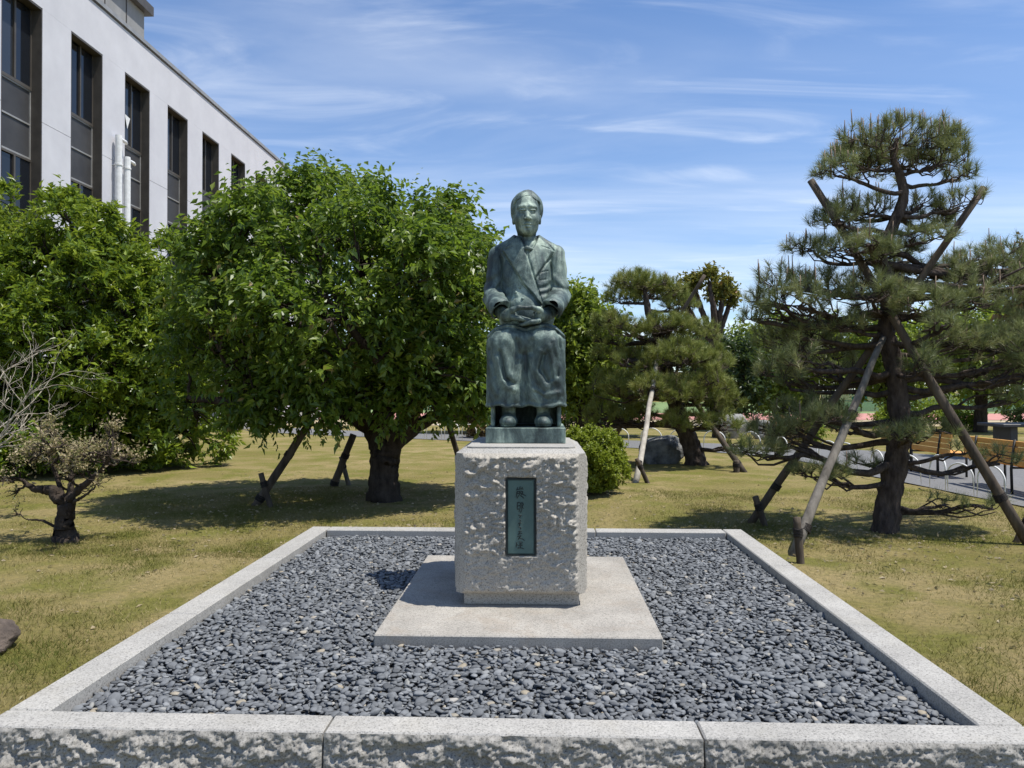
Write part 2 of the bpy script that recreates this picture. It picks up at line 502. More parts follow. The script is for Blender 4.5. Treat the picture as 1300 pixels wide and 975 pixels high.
sheet('sand_field', [(-30, 30), (120, 30), (120, 36), (-30, 36)], .010, MAT['sand'])
sheet('running_track', [(-30, 36.2), (120, 36.2), (120, 46), (-30, 46)], .018, MAT['track'])
sheet('sports_field', [(-60, 46.2), (160, 46.2), (160, 88), (-60, 88)], .016, MAT['field'])

# ------------------------------------------------------------------ white building on the left
bldg = thing('school_building', 'white rendered building with tall dark window slots behind the evergreen shrub', 'building', (-12, 26, 0))
XW, RZ = -12.0, 12.0
bays = [14.10 + 2.55 * k for k in range(0, 11)]
BW = 1.42
YB0, YB1 = 11.0, 43.0
mb = MB()
edges = [YB0]
for b in bays: edges += [b, b + BW]
edges.append(YB1)
for k in range(0, len(edges), 2):
    y0, y1 = edges[k], edges[k + 1]
    for (z0, z1) in ((-.2, 4.10), (4.115, 7.84), (7.855, 10.6)):
        mb.box(XW - .34, XW, y0, y1, z0, z1)
    mb.box(XW - .34, XW - .012, y0, y1, 4.09, 4.12); mb.box(XW - .34, XW - .012, y0, y1, 7.83, 7.86)
mb.box(XW - .34, XW, YB0, YB1, 10.602, RZ - .12)
mb.box(XW - 14, XW - .36, YB0 + .003, YB1 - .003, -.2, RZ - .15)      # body behind the facade skin
hang(mb.build('wall', MAT['plaster']), bldg)
mb = MB(); mb.box(XW - 14.1, XW + .05, YB0 - .05, YB1 + .05, RZ - .118, RZ)
hang(mb.build('coping', MAT['bldg_trim']), bldg)
mb = MB(); mb.box(XW - .3, XW + .02, YB0 - .02, YB1 + .02, RZ - .16, RZ - .12)
hang(mb.build('drip_edge', MAT['bldg_frame']), bldg)
mb = MB(); mb.box(XW - 11, XW - 3.2, 15.0, 28.9, RZ + .001, 15.85)
pent = hang(mb.build('penthouse', MAT['roof_grey']), bldg)
mb = MB(); mb.box(XW - 11.3, XW - 2.95, 14.7, 29.15, 15.85, 16.2)
o = mb.build('roof_slab', MAT['bldg_frame']); o.parent = pent
mb = MB()
for z in (13.0, 14.1): mb.box(XW - 3.21, XW - 3.17, 15.0, 28.9, z, z + .05)
for y in np.arange(16.4, 28.8, 1.4): mb.box(XW - 3.21, XW - 3.175, y, y + .04, RZ, 15.85)
o = mb.build('cladding_joints', MAT['bldg_frame']); o.parent = pent
# window slots
levels = [(8.62, 10.6), (4.92, 6.92), (1.2, 3.2)]
rv = .30
for bi, b in enumerate(bays):
    y0, y1 = b, b + BW
    mb = MB()
    mb.box(XW - rv, XW - .004, y1 - .03, y1 - .002, .6, 10.598)      # far jamb lining
    mb.box(XW - rv, XW - .004, y0 + .002, y0 + .03, .6, 10.598)
    mb.box(XW - rv, XW - .004, y0 + .031, y1 - .031, 10.55, 10.597)
    mb.box(XW - rv - .03, XW - rv + .0, y0 + .002, y1 - .002, .3, 10.597)
    win = hang(mb.build('window', MAT['bldg_frame']), bldg)
    fx = XW - rv
    for li, (z0, z1) in enumerate(levels):
        if li == 2 and b < 25: continue
        ym = y0 + (y1 - y0) * .56
        for q, (a0, a1) in enumerate(((y0 + .07, ym - .02), (ym + .02, y1 - .07))):
            m2 = MB(); m2.box(fx + .004 + .02 * q, fx + .018 + .02 * q, a0, a1, z0 + .06, z1 - .06)
            o = m2.build('pane', MAT['glass_grey'] if (q == 0 and (bi + li) % 3 != 2) else MAT['glass']); o.parent = win
        m2 = MB()
        m2.box(fx + .002, fx + .06, y0 + .032, y1 - .032, z0 - .03, z0 + .05)
        m2.box(fx + .002, fx + .06, y0 + .032, y1 - .032, z1 - .05, z1 + .0)
        m2.box(fx + .003, fx + .065, ym - .03, ym + .03, z0 + .051, z1 - .051)
        m2.box(fx + .003, fx + .055, y0 + .032, y0 + .07, z0 + .051, z1 - .051)
        m2.box(fx + .003, fx + .055, y1 - .07, y1 - .032, z0 + .051, z1 - .051)
        o = m2.build('sash', MAT['bldg_frame']); o.parent = win
        # spandrel panels below this level
        zt = z0 - .04; zb = (6.95, 3.22, .65)[li]; zm = (zt + zb) / 2
        for (p0, p1) in ((zm + .02, zt - .02), (zb + .02, zm - .02)):
            m2 = MB(); m2.box(fx + .004, fx + .02, y0 + .07, y1 - .07, p0, p1)
            o = m2.build('panel', MAT['bldg_panel']); o.parent = win
        m2 = MB()
        for zq in (zt, zm, zb): m2.box(fx + .004, fx + .045, y0 + .034, y1 - .034, zq - .02, zq + .02)
        m2.box(fx + .004, fx + .043, y1 - .07, y1 - .034, zb + .021, zt - .021)
        m2.box(fx + .004, fx + .043, y0 + .034, y0 + .07, zb + .021, zt - .021)
        o = m2.build('panel_trim', MAT['bldg_trim']); o.parent = win
    if bi == 3:  # small white triangle set just in front of the upper pane
        me = bpy.data.meshes.new('white_triangle')
        me.from_pydata([(fx + .05, y0 + .45, 9.55), (fx + .05, y0 + .75, 9.5), (fx + .05, y0 + .6, 9.15), (fx + .045, y0 + .45, 9.55), (fx + .045, y0 + .75, 9.5), (fx + .045, y0 + .6, 9.15)], [], [(0, 2, 1), (3, 4, 5), (0, 1, 4, 3), (1, 2, 5, 4), (2, 0, 3, 5)])
        me.materials.append(MAT['white_metal']); o = bpy.data.objects.new('white_triangle', me); link(o, win)
        o['label'] = 'small white triangle in the upper pane'
# vent pipes on the facade
for (yy, zt, xo, lab) in ((21.15, 8.55, .16, 'taller white vent pipe'), (21.52, 8.05, .20, 'shorter white vent pipe')):
    mb = MB()
    mb.tube([(XW + xo, yy, 0), (XW + xo, yy, zt - .08), (XW + xo, yy, zt)], [.095, .095, .09], 14)
    mb.tube([(XW + xo, yy, zt - .07), (XW + xo, yy + .35, zt - .07), (XW + xo - .05, yy + .48, zt - .07)], [.05, .05, .05], 10)
    for z in (2, 4, 6, 7.7):
        mb.tube([(XW + xo, yy, z), (XW + xo, yy, z + .05)], .11, 14)
        mb.box(XW - .0, XW + xo, yy - .02, yy + .02, z + .01, z + .04)
    o = hang(mb.build('vent_pipe', MAT['white_metal'], smooth=False), bldg); o['label'] = lab + ' clamped to the wall'

# ================================================================== STONE BED
KX0, KX1, KY0, KY1, KZ, KW = -1.92, 1.66, 2.55, 6.43, .25, .16
kerb = thing('granite_kerb', 'pale granite kerb of long stones framing the bed of grey pebbles', 'kerb', (-.13, 4.49, 0))
def kerb_stone(x0, x1, y0, y1, rough=None):
    mb = MB(); g = .003
    mb.box(x0 + g, x1 - g, y0 + (0.02 if rough else 0) + g, y1 - g, -.12, KZ, .006)
    o = hang(mb.build('kerb_stone', MAT['kerb']), kerb)
    if rough:
        nxx = int((x1 - x0) / .005); nzz = 74
        xs = np.linspace(x0 + g, x1 - g, nxx); zs = np.linspace(-.12, KZ - .002, nzz)
        A, B = np.meshgrid(xs, zs)
        P = np.stack([A * 22, B * 34, A * 0 + 3.3], -1)
        d = np.abs(fbm(P * .5, 5, 31, .6)) * .050 + np.abs(fbm(P * 1.6, 4, 91, .6)) * .022 + (KZ - B) * .13 + (fbm(P * .5, 3, 7) + .1) * .025 - .012 + fbm(P * 5, 3, 17, .6) * .006
        edge = np.clip(np.minimum(A - x0, x1 - A) / .03, 0, 1) ** .6
        top = np.clip((KZ - B) / .03, 0, 1) ** .5
        yy = y0 + .018 - np.clip(d, -.012, .09) * edge * top - .006 * top * edge
        V = np.stack([A, yy, B], -1).reshape(-1, 3)
        i = (np.arange(nzz - 1)[:, None] * nxx + np.arange(nxx - 1)[None]).ravel()
        f = mobj('split_face', V, np.stack([i, i + 1, i + nxx + 1, i + nxx], -1), MAT['kerb_rough'], smooth=True)
        f.parent = o
        f['label'] = 'dark rough split face of the front kerb stone'
    return o
xs = [KX0, -.73, .54, KX1]
for a, b in zip(xs[:-1], xs[1:]): kerb_stone(a, b, KY0, KY0 + KW, True)
ys = [KY0 + KW, 3.90, 5.22, KY1]
for a, b in zip(ys[:-1], ys[1:]): kerb_stone(KX0, KX0 + KW, a, b)
ys = [KY0 + KW, 3.82, 5.12, KY1]
for a, b in zip(ys[:-1], ys[1:]): kerb_stone(KX1 - KW, KX1, a, b)
xs = [KX0 + KW, -.65, .45, KX1 - KW]
for a, b in zip(xs[:-1], xs[1:]): kerb_stone(a, b, KY1 - KW, KY1)

# slab
SX0, SX1, SY0, SY1 = -.785, .570, 3.60, 5.34
mb = MB(); mb.box(SX0, SX1, SY0, SY1, .05, .25, .006)
tag(mb.build('base_slab', MAT['slab']), 'flat pale granite slab under the pedestal, lying in the pebbles', 'stone slab')

# pebbles
bed = thing('pebble_bed', 'bed of smooth blue-grey river pebbles inside the granite kerb', 'gravel', (-.13, 4.49, .1))
mb = MB(); mb.box(KX0 + KW + .002, KX1 - KW - .002, KY0 + KW + .002, KY1 - KW - .002, .02, .172)
hang(mb.build('bed_soil', MAT['soil']), bed)
def pebble_shape(seg=8, rings=3):
    V = [(0, 0, 1)]
    for r in range(1, rings + 1):
        th = math.pi * r / (rings + 1)
        for s in range(seg):
            ph = 2 * math.pi * (s + .5 * (r % 2)) / seg
            V.append((math.sin(th) * math.cos(ph), math.sin(th) * math.sin(ph), math.cos(th)))
    V.append((0, 0, -1)); T, Q = [], []
    for s in range(seg):
        k = (s + 1) % seg
        T.append((0, 1 + s, 1 + k))
        for r in range(rings - 1):
            a = 1 + r * seg; b = a + seg
            T.append((a + s, b + s, b + k)); T.append((a + s, b + k, a + k))
        e = 1 + (rings - 1) * seg
        T.append((e + s, len(V) - 1, e + k))
    return np.array(V), np.array(T)
PV, PT = pebble_shape()
def rot_mats(n, tilt):
    az = rng.uniform(0, 2 * math.pi, n); ti = rng.normal(0, tilt, n); td = rng.uniform(0, 2 * math.pi, n)
    ca, sa = np.cos(az), np.sin(az)
    Rz = np.zeros((n, 3, 3)); Rz[:, 0, 0] = ca; Rz[:, 0, 1] = -sa; Rz[:, 1, 0] = sa; Rz[:, 1, 1] = ca; Rz[:, 2, 2] = 1
    ax = np.stack([np.cos(td), np.sin(td), td * 0], -1); c, s = np.cos(ti), np.sin(ti); C = 1 - c
    x, y, z = ax.T
    Rt = np.stack([np.stack([c + x * x * C, x * y * C, y * s], -1), np.stack([x * y * C, c + y * y * C, -x * s], -1), np.stack([-y * s, x * s, c], -1)], 1)
    return Rt @ Rz
ix0, ix1, iy0, iy1 = KX0 + KW, KX1 - KW, KY0 + KW, KY1 - KW
pts = []
for layer, (step, z) in enumerate(((.027, .179), (.0228, .196))):
    a, b = np.meshgrid(np.arange(ix0 + .012, ix1 - .008, step), np.arange(iy0 + .012, iy1 - .008, step))
    p = np.stack([a, b, np.full(a.shape, z)], -1).reshape(-1, 3)
    p[:, :2] += rng.uniform(-.013, .013, (len(p), 2)); p[:, 2] += rng.normal(0, .004, len(p))
    p[:, 0] = np.clip(p[:, 0], ix0 + .014, ix1 - .014); p[:, 1] = np.clip(p[:, 1], iy0 + .014, iy1 - .014)
    pts.append(p)
pts = np.concatenate(pts)
ins = (pts[:, 0] > SX0 - .012) & (pts[:, 0] < SX1 + .012) & (pts[:, 1] > SY0 - .012) & (pts[:, 1] < SY1 + .012)
pts = pts[~ins]
pts[:, 2] += fbm(np.c_[pts[:, :2] * 2.2, pts[:, 2] * 0], 3, 3) * .010
n = len(pts)
size = np.clip(rng.lognormal(math.log(.0156), .32, n), .007, .031)
shp = np.stack([size, size * rng.uniform(.50, .92, n), size * rng.uniform(.22, .40, n)], -1)
Rm = rot_mats(n, .42)
top = np.argsort(np.where(pts[:, 2] > .186, pts[:, 1] - size * 6 + rng.uniform(0, .05, n), 99))[:300]
rest = np.setdiff1d(np.arange(n), top)
wob = 1 + rng.uniform(-.17, .17, (n, len(PV), 1))
W = np.einsum('nij,nkj->nki', Rm, PV[None] * shp[:, None] * wob) + pts[:, None]
prnd = np.clip(rng.beta(2.2, 2.4, n), 0, 1)
odd = rng.random(n); prnd = np.where(odd > .965, rng.uniform(.9, 1, n), prnd * .9)
Vr = W[rest].reshape(-1, 3) - np.array(bed.location)
Tr = (PT[None] + (np.arange(len(rest)) * len(PV))[:, None, None]).reshape(-1, 3)
o = mobj('loose_pebbles', Vr, Tr, MAT['pebble'], bed, True, np.repeat(prnd[rest], len(PV))); stuff(o)
fine_V, fine_T = pebble_shape(10, 5)
pm = []
for k in range(30):
    w = 1 + fbm(fine_V * 1.3 + k * 7.7, 2, 9)[:, None] * .35
    pm.append(mesh_data('pebble', fine_V * w, fine_T, MAT['pebble'], True, np.full(len(fine_V), float(np.clip(rng.beta(2.2, 2.4) * .93 if k % 14 else .96, 0, 1)))))
from mathutils import Matrix
for k, i in enumerate(top):
    o = bpy.data.objects.new('pebble', pm[k % 30]); link(o, bed)
    m = Matrix(Rm[i].tolist()).to_4x4() @ Matrix.Diagonal((*shp[i], 1))
    m.translation = Vector(pts[i]) - Vector(bed.location)
    o.matrix_basis = m
# grass and grit in the corner of the bed is left to the lawn

# ================================================================== PEDESTAL
PX0, PX1, PY0, PY1 = -.452, .240, 4.08, 5.06
ped = thing('pedestal', 'rough-hewn grey granite pedestal with a green plaque under the bronze statue', 'pedestal', (-.106, 4.57, .25))
mb = MB(); mb.box(PX0 + .042, PX1 - .034, PY0 + .045, PY1 - .045, .2505, .318, .004)
hang(mb.build('base_course', MAT['plinth']), ped)
def octa(x0, x1, y0, y1, z, c):
    return [(x0 + c, y0, z), (x1 - c, y0, z), (x1, y0 + c, z), (x1, y1 - c, z), (x1 - c, y1, z), (x0 + c, y1, z), (x0, y1 - c, z), (x0, y0 + c, z)]
mb = MB(); c = .034
V = octa(PX0, PX1, PY0 + .012, PY1 - .012, .318, c) + octa(PX0, PX1, PY0 + .012, PY1 - .012, 1.062, c) + octa(PX0 + .044, PX1 - .044, PY0 + .060, PY1 - .060, 1.084, c)
Q = [(r * 8 + k, r * 8 + (k + 1) % 8, r * 8 + 8 + (k + 1) % 8, r * 8 + 8 + k) for r in (0, 1) for k in range(8)]
me = bpy.data.meshes.new('block'); me.from_pydata(V, [], Q + [tuple(range(16, 24)), tuple(range(7, -1, -1))]); me.materials.append(MAT['plinth']); me.materials.append(MAT['kerb'])
for k in range(8, 16): me.polygons[k].material_index = 1
o = bpy.data.objects.new('block', me); link(o); hang(o, ped); blk = o
mb = MB()
V = octa(PX0 + .052, PX1 - .052, PY0 + .068, PY1 - .068, 1.0835, c) + octa(PX0 + .052, PX1 - .052, PY0 + .068, PY1 - .068, 1.0925, c)
me = bpy.data.meshes.new('top_face'); me.from_pydata(V, [], [(k, (k + 1) % 8, 8 + (k + 1) % 8, 8 + k) for k in range(8)] + [tuple(range(8, 16))]); me.materials.append(MAT['kerb'])
o = bpy.data.objects.new('top_face', me); link(o); hang(o, ped)
TOPZ = 1.0925
# rough faces
pq = (-.180, -.026, .527, .932)      # plaque x0,x1,z0,z1
def rough_face(w0, w1, mapf, seed, plaque=False, amp=1.0):
    z0, z1 = .3185, 1.062
    nu = int((w1 - w0) / .006); nv = int((z1 - z0) / .006)
    U, Z = np.meshgrid(np.linspace(w0, w1, nu), np.linspace(z0, z1, nv))
    P = np.stack([U * 8, Z * 12, U * 0 + seed], -1)
    warp = fbm(P * .8 + 9, 3, seed + 3)[..., None] * .9
    a1 = fbm(P * .9 + warp, 4, seed, .55); a2 = fbm(P * 2.1 + warp * 1.5, 4, seed + 50, .6); a3 = fbm(P * 4.5, 3, seed + 70, .6)
    rid = np.clip(1 - np.abs(a1) * 3.0, 0, 1)
    a4 = fbm(P * 8, 3, seed + 90, .65)
    d = amp * (rid ** 1.5 * .016 + np.abs(a2) * .044 + np.abs(a3) * .017 + a4 * .006 + fbm(P * .35, 2, seed + 9) * .008)
    lowfade = .40 + .60 * np.clip((Z - z0) / .22 + fbm(P * .4, 2, 77), 0, 1)
    ed = np.clip(np.minimum(np.minimum(U - w0, w1 - U) / .022, np.minimum(Z - z0, z1 - Z) / .020), 0, 1) ** .7
    d = .012 + (np.clip(d, -.010, .05) * lowfade + .006) * ed - .012 * (1 - ed)
    if plaque:
        m = np.clip(np.minimum(np.minimum(U - (pq[0] - .006), (pq[1] + .006) - U), np.minimum(Z - (pq[2] - .006), (pq[3] + .006) - Z)) / .006, 0, 1)
        d = d * (1 - m) + .002 * m
    V = mapf(U, Z, d).reshape(-1, 3)
    i = (np.arange(nv - 1)[:, None] * nu + np.arange(nu - 1)[None]).ravel()
    F = np.stack([i, i + 1, i + nu + 1, i + nu], -1)
    f = mobj('rough_face', V, F, MAT['plinth'], smooth=True); hang(f, ped)
yf, yb = PY0 + .012, PY1 - .012
rough_face(PX0 + c, PX1 - c, lambda U, Z, d: np.stack([U, yf - d, Z], -1), 21, True)
rough_face(PX0 + c, PX1 - c, lambda U, Z, d: np.stack([U, yb + d, Z], -1)[:, ::-1], 43)
rough_face(PY0 + .046, PY1 - .046, lambda U, Z, d: np.stack([PX1 + d - .012, U, Z], -1), 62, amp=.28)
rough_face(PY0 + .046, PY1 - .046, lambda U, Z, d: np.stack([PX0 - d + .012, U, Z], -1)[:, ::-1], 84, amp=.28)
# plaque
x0, x1, z0, z1 = pq
yp = PY0 - .018
mb = MB(); mb.box(x0 + .007, x1 - .007, yp + .004, yf - .0005, z0 + .007, z1 - .007, .003)
plq = hang(mb.build('plaque', MAT['bronze_panel']), ped); plq['label'] = 'green bronze plaque with a column of raised brush characters'
mb = MB(); fr = .0065
mb.box(x0, x1, yp + .001, yf - .001, z1 - fr, z1); mb.box(x0, x1, yp + .001, yf - .001, z0, z0 + fr)
mb.box(x0, x0 + fr, yp + .001, yf - .001, z0 + fr, z1 - fr); mb.box(x1 - fr, x1, yp + .001, yf - .001, z0 + fr, z1 - fr)
o = mb.build('frame', MAT['bronze_dark'], plq); o.matrix_parent_inverse.identity(); o.location = (-ped.location[0] - plq.location[0], -ped.location[1] - plq.location[1], -ped.location[2] - plq.location[2])
# the column of raised brush strokes, per character: strokes in (x, z) in cm about the column axis
chars = [
    [(-2.2, 87.2, 2.0, 87.6), (0, 89.0, -.2, 87.4), (-1.4, 88.6, -1.7, 87.5), (1.3, 88.7, 1.0, 87.6), (-1.9, 86.2, 1.6, 86.4), (-1.6, 85.2, 1.5, 85.5), (-1.7, 86.3, -2.3, 83.2), (-.2, 86.4, -.3, 84.2), (.4, 85.0, 3.3, 84.1), (-.8, 84.2, -1.8, 82.6), (.2, 84.2, 2.2, 82.6), (1.4, 86.3, 1.5, 85.1)],
    [(-1.5, 80.4, -1.7, 76.8), (-1.5, 80.3, .2, 80.5), (.2, 80.4, 0, 76.9), (-1.5, 78.6, .1, 78.7), (1.0, 80.8, .9, 76.0), (1.0, 80.5, 2.0, 79.5), (2.0, 79.5, 1.2, 78.3), (1.2, 78.3, 1.9, 77.2), (-1.6, 76.9, -.1, 77.0), (0, 77.0, -.7, 75.5), (.9, 76.4, .2, 75.2)],
    [(-.9, 73.6, .8, 73.9), (.8, 73.9, -.3, 72.4), (-.6, 71.6, .6, 70.8)],
    [(-1.0, 69.4, .9, 69.8), (.2, 70.4, -.5, 68.0), (-.9, 67.6, .7, 67.2), (.7, 67.2, .1, 66.4)],
    [(-.9, 65.0, 1.0, 65.4), (-1.3, 63.8, 1.3, 64.2), (.1, 65.8, -.2, 63.6), (-1.5, 62.6, .8, 62.9), (.6, 63.2, -1.2, 60.9), (-.2, 61.8, 2.6, 60.5)],
    [(-1.9, 59.6, -2.3, 56.8), (-.8, 59.8, 1.6, 59.4), (-.6, 58.6, 1.4, 58.6), (-.8, 57.6, 1.5, 57.8), (.3, 59.8, .2, 56.4), (-1.4, 56.6, 2.4, 56.1), (-2.0, 58.2, -.9, 57.8)],
]
xc = (x0 + x1) / 2 - .004
for strokes in chars:
    mb = MB()
    for (a, b, c_, d_) in strokes:
        t = np.linspace(0, 1, 5)
        p = np.stack([xc + (a + (c_ - a) * t) * .01 * .92, np.full(5, yp + .0035), (b + (d_ - b) * t + .25 * np.sin(t * math.pi)) * .01], -1)
        mb.tube(p, np.array([.0034, .0030, .0025, .0028, .0015]) * .95, 6)
    o = mb.build('character', MAT['bronze_dark'], plq, True); o.location = Vector((0, 0, 0)) - Vector(ped.location) - Vector(plq.location)

# ================================================================== STATUE (implicit surfaces, surface nets)
def smin(a, b, k):
    h = np.clip(.5 + .5 * (b - a) / k, 0, 1)
    return b + (a - b) * h - k * h * (1 - h)
def smax(a, b, k): return -smin(-a, -b, k)
def ell(P, c, r):
    q = P - np.array(c, np.float32); r = np.array(r, np.float32)
    k0 = np.linalg.norm(q / r, axis=-1); k1 = np.linalg.norm(q / (r * r), axis=-1)
    return k0 * (k0 - 1) / np.maximum(k1, 1e-6)
def cap(P, a, b, ra, rb=None):
    rb = ra if rb is None else rb
    a = np.array(a, np.float32); b = np.array(b, np.float32); ba = b - a
    h = np.clip(((P - a) @ ba) / (ba @ ba), 0, 1)
    return np.linalg.norm(P - a - h[..., None] * ba, axis=-1) - (ra + (rb - ra) * h)
def rbox(P, c, h, r):
    q = np.abs(P - np.array(c, np.float32)) - (np.array(h, np.float32) - r)
    return np.linalg.norm(np.maximum(q, 0), axis=-1) + np.minimum(q.max(-1), 0) - r
def line2(x, z, pts):
    d = None
    for (a, b) in zip(pts[:-1], pts[1:]):
        a = np.array(a, np.float32); b = np.array(b, np.float32); ba = b - a
        px, pz = x - a[0], z - a[1]
        h = np.clip((px * ba[0] + pz * ba[1]) / (ba @ ba), 0, 1)
        e = np.hypot(px - h * ba[0], pz - h * ba[1])
        d = e if d is None else np.minimum(d, e)
    return d
def poly2(x, z, pts):
    d = line2(x, z, pts + [pts[0]])
    ins = np.zeros(x.shape, bool)
    n = len(pts)
    for i in range(n):
        (ax, az), (bx, bz) = pts[i], pts[(i + 1) % n]
        if az == bz: continue
        c_ = ((az > z) != (bz > z)) & (x < (bx - ax) * (z - az) / (bz - az) + ax)
        ins ^= c_
    return np.where(ins, -d, d)

def surface_nets(f, lo, hi, h):
    lo = np.array(lo, float); hi = np.array(hi, float)
    B = 8
    nb = np.ceil((hi - lo) / (h * B)).astype(int)
    n = nb * B + 1
    # coarse pass
    cs = [lo[i] + (np.arange(nb[i]) + .5) * h * B for i in range(3)]
    C = np.stack(np.meshgrid(*cs, indexing='ij'), -1).astype(np.float32)
    dc = f(C.reshape(-1, 3)).reshape(C.shape[:3])
    act = np.abs(dc) < h * B * 1.25
    D = np.repeat(np.repeat(np.repeat(dc, B, 0), B, 1), B, 2)
    D = np.pad(D, ((0, 1),) * 3, mode='edge').astype(np.float32)
    D = np.where(D > 0, np.float32(.1), np.float32(-.1))
    idx = np.argwhere(act)
    r = np.arange(B + 1)
    off = np.stack(np.meshgrid(r, r, r, indexing='ij'), -1).reshape(-1, 3)
    for s in range(0, len(idx), 400):
        g = (idx[s:s + 400, None] * B + off[None]).reshape(-1, 3)
        D[g[:, 0], g[:, 1], g[:, 2]] = f((lo + g * h).astype(np.float32))
    # cells with sign change
    S = D < 0
    acc = np.zeros(np.array(D.shape) - 1, np.int8)
    for a in (0, 1):
        for b in (0, 1):
            for c in (0, 1):
                acc += S[a:D.shape[0] - 1 + a, b:D.shape[1] - 1 + b, c:D.shape[2] - 1 + c]
    cell = np.argwhere((acc > 0) & (acc < 8))
    vid = np.full(acc.shape, -1, np.int32); vid[cell[:, 0], cell[:, 1], cell[:, 2]] = np.arange(len(cell))
    sump = np.zeros((len(cell), 3)); cnt = np.zeros(len(cell))
    cor = [(a, b, c) for a in (0, 1) for b in (0, 1) for c in (0, 1)]
    val = {k: D[cell[:, 0] + k[0], cell[:, 1] + k[1], cell[:, 2] + k[2]] for k in cor}
    for a in cor:
        for ax in range(3):
            if a[ax]: continue
            b = list(a); b[ax] = 1; b = tuple(b)
            va, vb = val[a], val[b]; m = (va < 0) != (vb < 0)
            t = np.where(m, va / np.where(m, va - vb, 1), 0)
            p = np.array(a, float)[None] + np.eye(3)[ax][None] * t[:, None]
            sump += np.where(m[:, None], p, 0); cnt += m
    V = lo + (cell + sump / cnt[:, None]) * h
    quads = []
    for ax in range(3):
        o1, o2 = (ax + 1) % 3, (ax + 2) % 3
        sl = [slice(1, -1)] * 3; sl[ax] = slice(0, -1)
        sl2 = list(sl); sl2[ax] = slice(1, None)
        A = S[tuple(sl)]; Bm = S[tuple(sl2)]
        e = np.argwhere(A != Bm)
        base = e + 1; base[:, ax] -= 1
        fl = A[e[:, 0], e[:, 1], e[:, 2]]
        q = []
        for (u, v) in ((0, 0), (1, 0), (1, 1), (0, 1)):
            k = base.copy(); k[:, o1] -= u; k[:, o2] -= v
            q.append(vid[k[:, 0], k[:, 1], k[:, 2]])
        q = np.stack(q, -1)
        q = np.where(fl[:, None], q, q[:, ::-1])
        quads.append(q[(q >= 0).all(1)])
    return V, np.concatenate(quads)

ST = (-.085, 4.415, TOPZ + .0905)    # top of the bronze base, front edge, middle
stat = thing('bronze_statue', 'green bronze statue of a seated person in jacket and long skirt, hands in lap', 'statue', (ST[0], ST[1], TOPZ))
def sculpt(name, f, lo, hi, h, label=None, parent=None):
    V, Q = surface_nets(f, lo, hi, h)
    V = V + np.array([0, 0, .0905])
    o = mobj(name, V, Q, MAT['bronze'], parent or stat, True)
    if label: o['label'] = label
    return o

